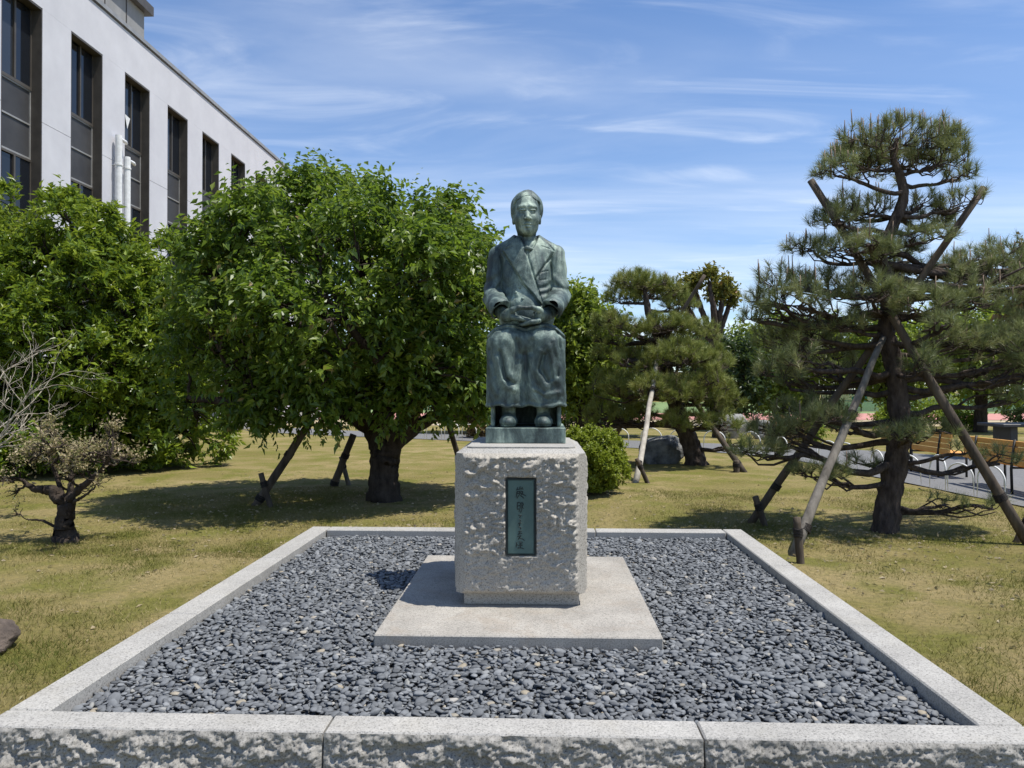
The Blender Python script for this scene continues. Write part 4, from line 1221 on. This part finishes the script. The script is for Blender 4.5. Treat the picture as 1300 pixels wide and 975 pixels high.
p = np.array([(.62, -.1, .95), (.68, -.1, .9), (.6, -.1, 1.0), (.66, 0, .85), (.55, -.1, .9)])
V, T, A, _ = shoots(np.repeat(p, 3, 0) + rng.normal(0, .03, (15, 3)), sphere_dirs(15), .1, 5, .07, .04)
mobj('leaves', V, T, MAT['shrub_leaf'], root, False, A)

# ---- pines
def pine(name, label, base, trunk, trunk_r, pads, ntuft, nneedle, nl, mat, candles, group=None, extra=[], nw=.0032, branch_r=.034):
    root = thing(name, label, 'pine tree', base, group)
    B = np.array(base, float)
    tb = MB()
    tp = smooth_path(np.array(trunk, float), 14)
    tr_ = np.interp(np.linspace(0, 1, len(tp)), np.linspace(0, 1, len(trunk_r)), trunk_r)
    tb.tube(tp - B, tr_ * (1 + rng.normal(0, .03, len(tr_))), 22, rough=.16)
    Vn, An, cand = [], [], MB()
    tot = sum(p[3] * p[4] * p[6] for p in pads)
    for (x, y, z, rx, ry, rz, w, up_) in pads:
        c_ = np.array((x, y, z)); r = np.array((rx, ry, rz))
        # attachment: trunk point a little below the pad
        cost = np.linalg.norm(tp - c_, axis=1) + .8 * np.abs(tp[:, 2] - (z - .12))
        j = int(np.argmin(cost)); a = tp[j]; ln = np.linalg.norm(c_ - a)
        br = []
        nb = max(3, int(2.5 + ln * 1.6))
        rr = min(tr_[j] * .6, branch_r * (.5 + .5 * min(ln, 1.6)))
        main = smooth_path(wiggle(a, c_ - np.array([0, 0, rz * .35]), 6, .075, -.04), 3)[::1]
        main = np.array([main[int(round(k_))] for k_ in np.linspace(0, len(main) - 1, 10)])
        tb.tube(main - B, np.linspace(rr, rr * .45, 10), 7)
        br += list(main[3:])
        for k in range(int(5 + 9 * rx)):
            s = main[rng.integers(4, 10)]
            e = c_ + np.array([rng.uniform(-1, 1), rng.uniform(-1, 1), rng.uniform(-.5, .35)]) * r * .85
            q = wiggle(s, e, 7, .13)
            tb.tube(q - B, np.linspace(rr * .34 + .002, .004, 7), 5)
            br += list(q[1:])
        br = np.array(br)
        n = max(6, int(ntuft * rx * ry * w / tot))
        d = rng.normal(size=(n, 3)); d[:, 2] = np.abs(d[:, 2]) * 1.0 - .45; d = norm(d)
        P = c_ + d * r * rng.uniform(.45, 1.0, (n, 1)) ** .6
        # twigs to the nearest branch point
        dist = np.linalg.norm(P[:, None] - br[None], axis=-1); jj = dist.argmin(1)
        for k in range(n):
            q = wiggle(br[jj[k]], P[k], 4, .10, -.05)
            tb.tube(q - B, [.0055, .0045, .004, .0035], 4, cap=False)
        ax = norm(norm(P - br[jj]) * .5 + np.array([0, 0, .75]) + rng.normal(0, .25, (n, 3)))
        # needles
        m = nneedle
        t = rng.uniform(-.6, 1, (n, m, 1)) * nl * .55
        side = rng.normal(size=(n, m, 3)); side = norm(side - (side * ax[:, None]).sum(-1, keepdims=True) * ax[:, None])
        ang = rng.uniform(.3, 1.25, (n, m, 1))
        dirs = ax[:, None] * np.cos(ang) + side * np.sin(ang)
        st_ = P[:, None] + ax[:, None] * t
        ln_ = nl * rng.uniform(.7, 1.15, (n, m, 1))
        wv = norm(np.cross(dirs, rng.normal(size=(n, m, 3)))) * nw * .5
        tri = np.stack([st_ - wv, st_ + wv, st_ + dirs * ln_], 2).reshape(-1, 3) - B
        Vn.append(tri)
        An.append(np.repeat(np.clip(rng.uniform(0, .7, (n, 1)) + rng.uniform(0, .35, (n, m)), 0, 1).ravel(), 3))
        # candles
        for k in range(n):
            if rng.random() < candles * up_:
                h = rng.uniform(.06, .17)
                p0 = P[k] - B
                tip = p0 + np.array([rng.normal(0, .008), rng.normal(0, .008), h + nl * .3])
                cand.tube([p0, (p0 + tip) / 2, tip], [.006, .006, .004], 5)
    V = np.concatenate(Vn)
    tb.build('trunk', MAT['pine_bark'], root, True)
    mobj('needles', V, np.arange(len(V)).reshape(-1, 3), mat, root, False, np.concatenate(An))
    if cand.n:
        o = cand.build('candle_shoots', MAT['candle'], root, True); stuff(o)
    return root
def at(px, py, d):
    """layout note: offsets from the lens axis at depth d, photograph scale"""
    return ((px - 686) * d / 977, d, 1.4 + (495 - py) * d / 977)
def padl(rows, d0, extra=True):
    o = []
    if extra:
        sat = []
        for (px, py, dd, rx, ry, w, up_) in rows:
            if 250 < py < 520:
                for k in range(1):
                    sat.append((px + rng.normal(0, rx * .8), py + rng.normal(6, ry * .9), dd + rng.normal(0, .35), rx * rng.uniform(.35, .6), ry * rng.uniform(.5, .9), w, up_ * .6))
        rows = rows + sat
    for (px, py, dd, rx, ry, w, up_) in rows:
        x, y, z = at(px, py, d0 + dd); s = (d0 + dd) / 977
        o.append((x, y, z, rx * s, max(rx * s * .8, .25), ry * s, w, up_))
    return o
d0 = 7.87
tr = [at(1113, 680, d0), at(1124, 610, d0), at(1134, 545, d0), at(1128, 470, d0), at(1118, 420, d0), at(1124, 370, d0), at(1110, 330, d0), at(1128, 285, d0), at(1140, 250, d0), at(1128, 205, d0), at(1132, 180, d0)]
rows = [(1130, 188, 0, 78, 26, 1.1, 1), (1085, 210, .2, 48, 24, 1.0, 1), (1180, 205, -.1, 42, 28, 1.0, 1), (1060, 222, -.3, 30, 16, 1, 1), (1135, 215, .5, 60, 22, .8, .3), (1205, 228, .2, 20, 14, 1, .6),
        (1085, 268, .1, 44, 18, .9, .4), (1052, 283, -.1, 30, 16, 1, .4), (1208, 262, 0, 30, 18, 1, .3), (1175, 285, .3, 30, 14, .8, .2),
        (1030, 318, .2, 36, 16, 1, .5), (1075, 320, -.3, 46, 20, .9, .3), (1120, 320, .4, 44, 16, .8, .1), (1165, 305, -.2, 40, 14, .7, .1),
        (988, 360, 0, 32, 22, 1.1, 1.2), (1010, 382, -.4, 44, 24, 1.1, .6), (1050, 365, .5, 46, 22, 1, .2), (1105, 375, -.5, 46, 20, .9, .1), (1180, 350, .3, 44, 20, .8, .1), (1230, 338, .5, 40, 20, 1, .5), (1262, 322, .7, 34, 18, 1, .6),
        (1165, 392, -.4, 46, 22, 1, .1), (1225, 385, -.1, 50, 24, 1.1, .2), (1280, 372, .2, 46, 28, 1.1, .3), (1310, 340, .6, 40, 24, 1, .3),
        (1005, 432, .5, 52, 34, 1.3, .1), (1035, 462, .7, 46, 36, 1.3, .1), (985, 470, .9, 36, 34, 1.2, .1), (1060, 415, -.2, 40, 20, .9, .1), (1200, 432, -.3, 46, 22, 1, .1), (1252, 440, -.2, 52, 26, 1.1, .1), (1295, 425, 0, 40, 30, 1.1, .1), (1285, 470, -.1, 44, 24, 1, .1), (1235, 485, .2, 36, 16, .8, .1),
        (985, 545, -.2, 40, 14, 1.1, .1), (960, 572, -.3, 34, 14, 1.1, .1), (1040, 530, -.4, 36, 14, 1.1, .1), (1140, 552, -.5, 30, 12, 1.0, .1), (1175, 545, -.4, 28, 12, .9, .1), (1035, 600, -.3, 36, 14, 1.1, .1), (1010, 520, .1, 30, 16, 1.0, .1), (1090, 585, .2, 26, 10, .5, .1), (1212, 572, -.2, 26, 9, .35, .1), (1255, 582, 0, 22, 14, .6, .1), (1190, 635, -.2, 26, 8, .35, .1), (1245, 640, -.3, 22, 8, .35, .1)]
pine('garden_pine', 'tall dark garden pine on crossed poles, right of the pebble bed', (tr[0][0], d0, 0), tr, [.130, .108, .098, .088, .08, .072, .062, .054, .045, .032, .015], padl(rows, d0), 2300, 56, .108, MAT['needle'], .5, nw=.0042)
d0 = 14.5
tr = [at(884, 594, d0), at(874, 560, d0), at(858, 520, d0), at(845, 470, d0), at(836, 430, d0), at(822, 395, d0), at(818, 365, d0)]
rows = [(812, 362, 0, 40, 16, 1.1, .4), (835, 372, .4, 40, 18, 1, .4), (790, 380, .2, 28, 14, 1, .2), (862, 388, .3, 24, 14, 1, .2), (775, 410, .3, 24, 14, .9, .1), (800, 420, -.4, 34, 18, .9, .1),
        (848, 415, -.5, 36, 18, 1.1, .1), (880, 425, 0, 32, 20, 1.2, .1), (775, 450, .2, 26, 22, 1, .1), (815, 452, .5, 40, 22, 1.1, .1), (862, 455, -.8, 44, 24, 1.3, .1), (900, 460, -.2, 30, 24, 1.3, .1),
        (770, 490, .3, 26, 24, 1, .1), (805, 495, -.3, 40, 26, 1.1, .1), (850, 500, -.9, 44, 24, 1.3, .1), (895, 495, -.6, 36, 24, 1.4, .1), (918, 510, -.2, 24, 22, 1.3, .1), (870, 535, -.8, 34, 16, 1, .1), (915, 540, -.6, 24, 16, 1.1, .1), (800, 530, .3, 34, 18, .9, .1), (765, 525, .4, 24, 20, .9, .1), (930, 562, -.4, 18, 10, .8, .1)]
pine('layered_pine', 'lighter umbrella-shaped pine on props beyond the round bush', (tr[0][0], d0, 0), tr, [.20, .17, .14, .12, .10, .07, .03], padl(rows, d0), 2100, 60, .125, MAT['needle_light'], .05, nw=.0065, branch_r=.05)

# ---- trees beyond
def bg_tree(label, px, py_top, py_bot, d, half, mat, nsh, leafL, name='broadleaf_tree', nl=16, lr=None, seed=1, shape=1.0, group='trees beyond the lawn'):
    x, y, zt = at(px, py_top, d); zb = max(.15, at(px, py_bot, d)[2])
    hw = half * d / 977
    zc_ = (zt + zb) / 2; hz = (zt - zb) / 2
    lr = lr or hw * .36
    lobes = fill_lobes((x, y, zc_), (hw * .95, hw * .9, hz * .95), nl, lr, zb, hw * .06, .68, seed)
    lobes.append((x, y, zc_, (hw * .5, hw * .5, hz * .5), .5))
    t0 = hw * .055 + .05
    limbs = [([(x, y, -.05), (x + .05, y, zb + (zt - zb) * .25), (x - .05, y, zc_), (x, y, zc_ + hz * .6)], [t0 * 1.3, t0, t0 * .7, t0 * .25])]
    for k in range(3):
        a = k * 2.1 + seed
        limbs.append(([(x, y, zb + .2 * hz), (x + hw * .3 * math.cos(a), y + hw * .3 * math.sin(a), zc_ - .1 * hz), (x + hw * .6 * math.cos(a), y + hw * .6 * math.sin(a), zc_ + .3 * hz)], [t0 * .7, t0 * .5, t0 * .25]))
    return lobed_tree(name, label, 'tree', (x, y, 0), limbs, lobes, mat, MAT['bark'], nsh, leafL * 3.2, 9, leafL, leafL * .5, group, droop=.2, up=.3, limb_r=t0 * .5, inner=.15)
bg_tree('bright green leafy tree rising just behind the statue', 735, 352, 545, 17.0, 56, MAT['bright_leaf'], 1500, .12, nl=30, seed=2)
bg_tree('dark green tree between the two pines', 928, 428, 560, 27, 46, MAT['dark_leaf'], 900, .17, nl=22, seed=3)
bg_tree('pale green tree filling the gap left of the garden pine', 985, 396, 545, 31, 66, MAT['bright_leaf'], 1100, .2, nl=24, seed=4)
bg_tree('pale green tree seen through the garden pine', 1120, 395, 528, 30, 70, MAT['bright_leaf'], 1000, .2, nl=22, seed=5)
bg_tree('mid green tree behind the right side of the garden pine', 1232, 385, 512, 26, 78, MAT['bright_leaf'], 1000, .18, nl=24, seed=6)
bg_tree('russet leaved tree at the right edge of the view', 1318, 298, 470, 16, 52, MAT['russet_leaf'], 900, .12, nl=22, seed=7)
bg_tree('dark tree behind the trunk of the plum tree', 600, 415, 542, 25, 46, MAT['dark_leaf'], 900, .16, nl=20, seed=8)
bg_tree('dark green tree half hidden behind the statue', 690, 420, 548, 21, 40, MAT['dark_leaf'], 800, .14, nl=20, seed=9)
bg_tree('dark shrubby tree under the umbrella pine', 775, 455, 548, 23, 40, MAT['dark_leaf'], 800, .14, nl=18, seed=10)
# pollarded tree with naked limbs
x, y, z = at(905, 430, 23)
limbs = [([(x + .15, y, -.05), (x + .1, y, 1.5), (x, y, z)], [.22, .19, .17])]
heads = []
for (px, py) in ((862, 380), (880, 366), (898, 358), (915, 368), (925, 382), (905, 380), (872, 388)):
    e = at(px, py, 23 + rng.normal(0, .3))
    limbs.append(([(x, y, z - .1), ((x * .45 + e[0] * .55), e[1], z * .5 + e[2] * .5 - .1), e], [.12, .085, .05]))
    heads.append((e[0], e[1], e[2] + .1, rng.uniform(.25, .34)))
lobed_tree('pollarded_tree', 'pollarded tree with bare upright limbs and tufted top', 'tree', (x + .15, y, 0), limbs, heads, MAT['pollard_leaf'], MAT['pine_bark'], 520, .26, 9, .12, .06, droop=.1, up=.3, limb_r=.03)
# far line of trees
far_spec = [(-60, 62), (40, 66), (150, 64), (370, 70), (440, 62), (520, 68), (590, 74), (655, 64), (720, 72), (790, 66), (850, 74), (912, 62), (965, 70), (1030, 64), (1090, 72), (1150, 66), (1215, 74), (1275, 64), (1345, 70)]
far_words = ['behind the left end of the building', 'behind the building roof', 'behind the building', 'behind the left part of the plum crown', 'behind the middle of the plum crown', 'behind the right part of the plum crown', 'above the green net left of the statue', 'just left behind the statue', 'just right behind the statue', 'behind the left half of the umbrella pine', 'behind the right half of the umbrella pine', 'directly below the pollarded tree', 'right of the dark tree', 'left behind the garden pine', 'behind the garden pine trunk', 'right of the garden pine trunk', 'over the red track', 'over the right bench', 'beyond the right edge']
for k, ((px, d), wds) in enumerate(zip(far_spec, far_words)):
    if px < 300: continue
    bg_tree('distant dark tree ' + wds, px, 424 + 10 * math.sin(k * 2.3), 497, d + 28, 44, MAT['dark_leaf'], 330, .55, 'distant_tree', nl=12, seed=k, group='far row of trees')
# low shrubs beyond the lawn
def low_shrub(label, px, py_base, w, h, mat, nsh, leafL, seed):
    d = 1.4 * 977 / (py_base - 495); x = (px - 686) * d / 977; s = d / 977
    hw, hh = w * s / 2, h * s
    lobes = fill_lobes((x, d, hh * .45), (hw, hw, hh * .55), 16, hw * .34, 0, .03, .66, seed)
    limbs = [([(x, d, -.05), (x, d, hh * .3), (x, d, hh * .6)], [.04, .03, .02])]
    lobed_tree('low_shrub', label, 'shrub', (x, d, 0), limbs, lobes, mat, MAT['bark'], nsh, leafL * 2.5, 8, leafL, leafL * .5, 'low shrubs beyond the lawn', droop=.1, up=.3, limb_r=.02)
low_shrub('russet low shrub left of the garden pine trunk', 992, 566, 52, 36, MAT['russet_leaf'], 300, .07, 1)
low_shrub('dark low shrub behind the plum prop by the pedestal', 606, 556, 36, 34, MAT['russet_leaf'], 260, .08, 2)
low_shrub('green low shrub under the dark tree', 1022, 560, 44, 34, MAT['bright_leaf'], 300, .08, 3)
low_shrub('green low shrub beyond the two benches', 1130, 548, 60, 30, MAT['shrub_leaf'], 300, .1, 4)
low_shrub('clipped green shrub beside the court fence', 1212, 546, 50, 22, MAT['shrub_leaf'], 260, .1, 5)
low_shrub('leafy green shrub left of the far table', 1180, 537, 70, 26, MAT['shrub_leaf'], 320, .12, 7)
low_shrub('dark shrub right of the far table', 1290, 540, 60, 30, MAT['dark_leaf'], 320, .12, 8)
low_shrub('dark shrub beside the grey rocks', 1040, 541, 60, 34, MAT['dark_leaf'], 360, .11, 9)
low_shrub('dark shrub at the foot of the statue side tree', 735, 556, 60, 50, MAT['dark_leaf'], 500, .08, 6)

# ---- props under the trees
MAT['rope'] = simple('black_palm_rope', (.010, .008, .007), (.035, .028, .022), 60, .95, .4, .003)
def post(name, label, a, b, r0, r1, mat, cat='support post', group='timber tree props', lash=()):
    a = np.array(a, float); b = np.array(b, float)
    mb = MB(); n = 9
    p = wiggle((0, 0, 0), b - a, n, .006)
    mb.tube(p, np.linspace(r0, r1, n) * (1 + rng.normal(0, .03, n)), 9)
    o = mb.build(name, mat, None, True)
    o.location = a
    for t in lash:
        c0 = p[0] + (p[-1] - p[0]) * t; ax = norm(p[-1] - p[0]); rr = r0 + (r1 - r0) * t + .004
        u = norm(np.cross(ax, (.3, .9, .1))); v = np.cross(ax, u)
        ml = MB(); ang = np.linspace(0, 2 * math.pi * 6, 73)
        ml.tube(c0 + rr * (np.cos(ang)[:, None] * u + np.sin(ang)[:, None] * v) + ax * (np.linspace(-.035, .035, 73) + rng.normal(0, .002, 73))[:, None], .0065, 5)
        ml.build('rope_lashing', MAT['rope'], o, True)
    return tag(o, label, cat, group)
def pole(label, pa, da, pb, db, r0, r1, mat, name='support_pole'):
    """from a ground point seen at pa to a point pb at depth db"""
    x, y, z = at(*pa, da); e = at(*pb, db)
    a = np.array((x, y, z)); b = np.array(e)
    a = a + (b - a) * ((-.06 - a[2]) / (b[2] - a[2]))
    return post(name, label, a, b, r0, r1, mat, lash=(.13, .62))
# garden pine: two long crossing poles and a grey one
pole('long dark pole leaning right through the garden pine, top bare above the needles', (950, 662), 8.2, (1238, 243), 7.75, .040, .034, MAT['post'])
pole('long brown pole leaning left through the garden pine from the right edge', (1290, 686), 7.2, (1025, 232), 7.95, .050, .036, MAT['post'])
pole('grey weathered pole propping the garden pine beside the kerb corner', (1004, 700), 6.67, (1114, 430), 7.80, .046, .032, MAT['post_grey'])
def stake(label, px, py, d, dx, h, mat, dy=.0, r=.035):
    x = (px - 686) * d / 977
    return post('stake', label, (x, d, -.08), (x + dx, d + dy, h), r, r * .95, mat, 'stake', 'short stakes at the pole feet', lash=(.72,))
stake('short dark stake crossing the foot of the left garden pine pole', 970, 660, 8.05, -.12, .30, MAT['post'])
stake('dark stake tied upright against the foot of the grey pole', 1012, 716, 6.34, -.02, .36, MAT['post'], .04, .032)
stake('short dark stake crossing the foot of the right garden pine pole', 1272, 680, 7.32, .16, .26, MAT['post'])
# plum tree props
pole('slanting brown prop under the left side of the plum crown', (322, 641), 9.3, (392, 535), 9.35, .052, .045, MAT['post'])
stake('short dark stake crossing the left plum prop', 342, 640, 9.16, -.14, .40, MAT['post'])
pole('short brown prop left of the plum trunk', (422, 616), 11.1, (447, 552), 11.1, .055, .05, MAT['post'])
stake('stake leaning against the short plum prop', 443, 614, 11.25, -.14, .42, MAT['post_grey'])
pole('slender grey-brown prop under the right limb of the plum tree', (592, 612), 11.6, (551, 476), 11.0, .045, .036, MAT['post'])
# umbrella pine props
pole('pale peeled pole standing under the umbrella pine', (806, 612), 11.8, (838, 432), 14.2, .048, .032, MAT['post_pale'])
stake('dark stake crossing the foot of the pale pole', 824, 610, 11.72, -.20, .36, MAT['post'])
pole('dark prop leaning into the umbrella pine from the right', (941, 598), 13.3, (868, 492), 14.2, .055, .045, MAT['post'])
stake('squat stake at the foot of the right umbrella pine prop', 932, 598, 13.25, -.0, .20, MAT['post'], 0, .055)
pole('dark prop behind the round bush under the umbrella pine', (776, 566), 16.5, (806, 500), 15.5, .05, .045, MAT['post'])
a, b = at(893, 350, 14.3), at(838, 440, 14.5)
post('support_pole', 'thin dark pole sticking out of the top of the umbrella pine', b, a, .04, .035, MAT['post'])

# ---- boulders
def boulder(name, label, c_, r, mat, seed, cat='boulder', group=None):
    V, T = pebble_shape(40, 22)
    n_ = fbm(V * 1.6 + seed, 4, seed)[:, None]
    # facets: clip by a few planes
    W_ = V * (1 + n_ * .32)
    pr = np.random.default_rng(seed)
    for k in range(9):
        d = norm(pr.normal(size=3)); h = pr.uniform(.62, .85)
        e = W_ @ d - h
        W_ = W_ - np.clip(e, 0, None)[:, None] * d * .85
    W_ = W_ * np.array(r)
    W_ = W_ + fbm(W_ * 22, 4, seed + 5)[:, None] * norm(W_) * .012
    W_[:, 2] -= W_[:, 2].min() + r[2] * .35
    o = mobj(name, W_, T, mat, None, True); o.location = c_
    return tag(o, label, cat, group)
boulder('boulder', 'dark boulder with pale flecks under the umbrella pine', (2.28, 14.9, 0), (.52, .38, .36), MAT['rock'], 4)
boulder('boulder', 'brown boulder cut by the left edge of the picture', (-3.03, 4.02, 0), (.18, .20, .115), MAT['rock_brown'], 9)
boulder('boulder', 'larger grey rock beyond the path right of the umbrella pine', (5.6, 22.6, 0), (.50, .35, .42), MAT['rock_grey'], 12, group='grey rocks beyond the path')
boulder('boulder', 'smaller grey rock beside the russet shrub beyond the path', (6.4, 22.2, 0), (.40, .35, .32), MAT['rock_grey'], 15, group='grey rocks beyond the path')

# ---- white hoops along the path
mb = MB()
a = np.linspace(0, math.pi, 15)
pth = np.stack([-.21 * np.cos(a), a * 0, .25 + .17 * np.sin(a)], -1)
pth = np.concatenate([[(-.21, 0, -.05)], pth, [(.21, 0, -.05)]])
mb.tube(pth, .011, 7)
V, F, _ = mb.data()
hoop_me = mesh_data('path_hoop', V, F, MAT['white_metal'], True)
def hoop(x, y, rz, s, label):
    o = bpy.data.objects.new('path_hoop', hoop_me); link(o)
    o.location = (x, y, .0); o.rotation_euler = (rng.normal(0, .05), rng.normal(0, .05), rz); o.scale = (s, s, s)
    tag(o, label, 'hoop', 'white wire hoops edging the path')
words = ['nearest white hoop by the right end of the bench', 'second white hoop from the right, under the bench', 'third white hoop from the right, under the bench', 'white hoop just right of the garden pine trunk', 'white hoop touching the garden pine trunk on its right',
         'white hoop left of the garden pine trunk', 'white hoop behind the grey pole', 'white hoop between the pole feet of the garden pine', 'white hoop at the left pole of the garden pine', 'white hoop by the russet shrub', 'white hoop in front of the grey rocks', 'white hoop right of the umbrella pine trunk', 'white hoop touching the umbrella pine trunk', 'white hoop above the dark boulder', 'white hoop right of the pale pole', 'white hoop left of the pale pole', 'white hoop above the round bush', 'white hoop right behind the pedestal', 'white hoop hidden by the bronze base', 'white hoop left of the pedestal', 'second white hoop left of the pedestal', 'white hoop at the slender plum prop', 'white hoop left of the slender plum prop', 'second white hoop left of the slender plum prop', 'white hoop behind the plum trunk']
# walk along the near edge of the path
seg = np.linalg.norm(np.diff(near, axis=0), axis=1); S_ = np.concatenate([[0], np.cumsum(seg)])
s0 = np.interp(9.9, near[:, 1], S_)
pos_s = s0 + np.array([0, .55, 1.05, 1.75, 2.5, 3.5, 4.2, 5.0, 5.9, 6.8, 7.8, 8.7, 9.4, 10.2, 11.1, 11.9, 12.8, 13.7, 14.6, 15.2, 15.8, 16.4, 16.9, 17.5, 18.2])
for s, w in zip(pos_s, words):
    x = np.interp(s, S_, near[:, 0]); y = np.interp(s, S_, near[:, 1])
    x2 = np.interp(s + .1, S_, near[:, 0]); y2 = np.interp(s + .1, S_, near[:, 1])
    hoop(x - .05, y - .02, math.atan2(y2 - y, x2 - x) + rng.normal(0, .15), rng.uniform(1.0, 1.25), w)

# ---- benches
def bench(x, y0, y1, label):
    L = y1 - y0
    root = thing('park_bench', label, 'bench', (x, (y0 + y1) / 2, 0), 'wooden benches along the path')
    for k in range(4):
        mb = MB(); z = .40 + k * .082
        mb.box(-.018 + k * .012, .016 + k * .012, -L / 2, L / 2, z, z + .072, .004)
        mb.build('back_slat', MAT['wood'], root)
    for k in range(3):
        mb = MB(); xx = .07 + k * .125
        mb.box(xx, xx + .11, -L / 2, L / 2, .375, .41, .004)
        mb.build('seat_slat', MAT['wood'], root)
    for yy in (-L / 2 + .3, L / 2 - .3) if L < 2.3 else (-L / 2 + .3, 0, L / 2 - .3):
        mb = MB()
        mb.tube([(-.02, yy, .0), (-.03, yy, .35), (.02, yy, .74)], .018, 8)
        mb.tube([(.42, yy, .0), (.42, yy, .365)], .018, 8)
        mb.tube([(-.03, yy, .362), (.43, yy, .362)], .015, 8)
        mb.build('leg_frame', MAT['iron'], root, True)
    return root
bench(6.30, 9.3, 11.7, 'orange-brown slatted bench at the right edge, beside the path')
bench(6.35, 12.2, 14.6, 'orange-brown slatted bench behind the garden pine trunk')
# ---- low table and court fence far right
root = thing('picnic_table', 'flat dark grey table beyond the right bench', 'table', (9.8, 15.6, 0))
mb = MB(); mb.box(-.9, .9, -.45, .45, .68, .74, .01); mb.build('table_top', MAT['bldg_panel'], root)
for sx in (-.6, .6):
    mb = MB(); mb.box(sx - .07, sx + .07, -.3, .3, .0, .68, .01); mb.build('leg', MAT['bldg_panel'], root)
def net_fence(label, x0, x1, y, h):
    root = thing('net_fence', label, 'fence', ((x0 + x1) / 2, y, 0), 'green fences round the sports ground')
    cxm = (x0 + x1) / 2
    for x in np.arange(x0, x1 + .01, 2.5):
        mb = MB(); mb.tube([(x - cxm, 0, 0), (x - cxm, 0, h)], .035, 6); mb.build('post', MAT['iron'], root)
    for z in (.05, h - .04):
        mb = MB(); mb.tube([(x0 - cxm, -.04, z), (x1 - cxm, -.04, z)], .02, 5); mb.build('rail', MAT['iron'], root)
    mb = MB(); mb.box(x0 - cxm, x1 - cxm, .045, .05, .06, h - .06); mb.build('net', MAT['net'], root)
net_fence('green net fence across the track left of the statue', -8, 2, 52, 2.6)
net_fence('green net fence on the far side of the right track', 18, 43, 50, 1.2)

# ---- low planting kerb and entrance step at the foot of the building
mb = MB(); mb.box(-11.4, -10.4, 25, 36, 0, .45, .02)
tag(mb.build('planter_wall', MAT['kerb']), 'low pale planter wall at the foot of the white building', 'planter')

# ---- grass
def blades(n, xr, yr, hmin, hmax, w):
    x = rng.uniform(*xr, n); y = yr[0] + (yr[1] - yr[0]) * rng.random(n) ** 1.5
    k = (x > KX0 - .005) & (x < KX1 + .005) & (y > KY0 - .01) & (y < KY1 + .005)
    x, y = x[~k], y[~k]
    m = fbm(np.stack([x * 1.5, y * 1.5, x * 0], -1), 3, 41)
    keep = rng.random(len(x)) < np.clip(.55 + m * 1.1, .12, 1)
    x, y, m = x[keep], y[keep], m[keep]
    n = len(x)
    h = rng.uniform(hmin, hmax, n) * (1 + m * .6)
    a = rng.uniform(0, 2 * math.pi, n); lean = rng.normal(0, .7, (n, 2)) * h[:, None]
    z = lawn_z(x, y) - .003
    c_ = np.cos(a) * w / 2; s_ = np.sin(a) * w / 2
    V = np.stack([np.stack([x - c_, y - s_, z], -1), np.stack([x + c_, y + s_, z], -1), np.stack([x + lean[:, 0], y + lean[:, 1], z + h], -1)], 1).reshape(-1, 3)
    g = np.clip(.62 - m * .9 + rng.normal(0, .22, n), 0, 1)
    return V, np.repeat(g, 3)
V1, A1 = blades(150000, (-7.5, -1.90), (2.6, 11), .012, .034, .005)
V2, A2 = blades(130000, (1.64, 7), (2.4, 11), .012, .034, .005)
V3, A3 = blades(60000, (-4.5, 4), (6.40, 11), .010, .026, .006)
V4, A4 = blades(16000, (-7, 7), (2.4, 11), .02, .055, .006)
def edge_blades(n):
    e = rng.integers(0, 3, n); u = rng.random(n)
    off = np.abs(rng.normal(0, .018, n)) + .004
    x = np.where(e == 0, KX0 - off, np.where(e == 1, KX1 + off, KX0 + u * (KX1 - KX0)))
    y = np.where(e == 2, KY1 + off, KY0 + u * (KY1 - KY0))
    keep = fbm(np.stack([x * 4, y * 4, x * 0], -1), 2, 5) > -.15
    x, y = x[keep], y[keep]; n = len(x)
    h = rng.uniform(.02, .07, n); a = rng.uniform(0, 6.28, n); w = .005
    c_, s_ = np.cos(a) * w / 2, np.sin(a) * w / 2
    V = np.stack([np.stack([x - c_, y - s_, x * 0 - .02], -1), np.stack([x + c_, y + s_, x * 0 - .02], -1), np.stack([np.where(e[keep] == 0, x - np.abs(rng.normal(0, .02, n)), np.where(e[keep] == 1, x + np.abs(rng.normal(0, .02, n)), x)), y + np.where(e[keep] == 2, np.abs(rng.normal(0, .02, n)), 0), h], -1)], 1).reshape(-1, 3)
    return V, np.repeat(np.clip(rng.normal(.3, .25, n), 0, 1), 3)
V5, A5 = edge_blades(9000)
V = np.concatenate([V1, V2, V3, V4, V5]); A = np.concatenate([A1, A2, A3, A4, A5])
stuff(tag(mobj('grass', V, np.arange(len(V)).reshape(-1, 3), MAT['grass'], None, False, A), 'short dry yellow-green grass on the lawn', 'grass'))

# ---- fallen leaves and twigs on the lawn
n = 2600
lx = np.concatenate([rng.normal(-2.5, 2.0, 1200), rng.normal(3.3, 1.3, 900), rng.uniform(-7, 7, 500)])
ly = np.concatenate([rng.normal(9.0, 1.6, 1200), rng.normal(7.4, 1.3, 900), rng.uniform(2.6, 13, 500)])
ok = ~((lx > KX0 - .05) & (lx < KX1 + .05) & (ly < KY1 + .05) & (ly > KY0 - .05)) & (ly > 2.6)
lx, ly = lx[ok], ly[ok]
Pl = np.stack([lx, ly, lawn_z(lx, ly) + .012], -1)
Dl = rng.normal(size=(len(lx), 3)); Dl[:, 2] *= .15
V, T = leaves(Pl, norm(Dl), rng.uniform(.03, .06, len(lx)), rng.uniform(.014, .026, len(lx)))
stuff(tag(mobj('leaf_litter', V, T, MAT['brown_leaf'], None, False, np.repeat(rng.uniform(.3, .85, len(lx)), 4)), 'scattered dry fallen leaves on the lawn', 'leaf litter'))
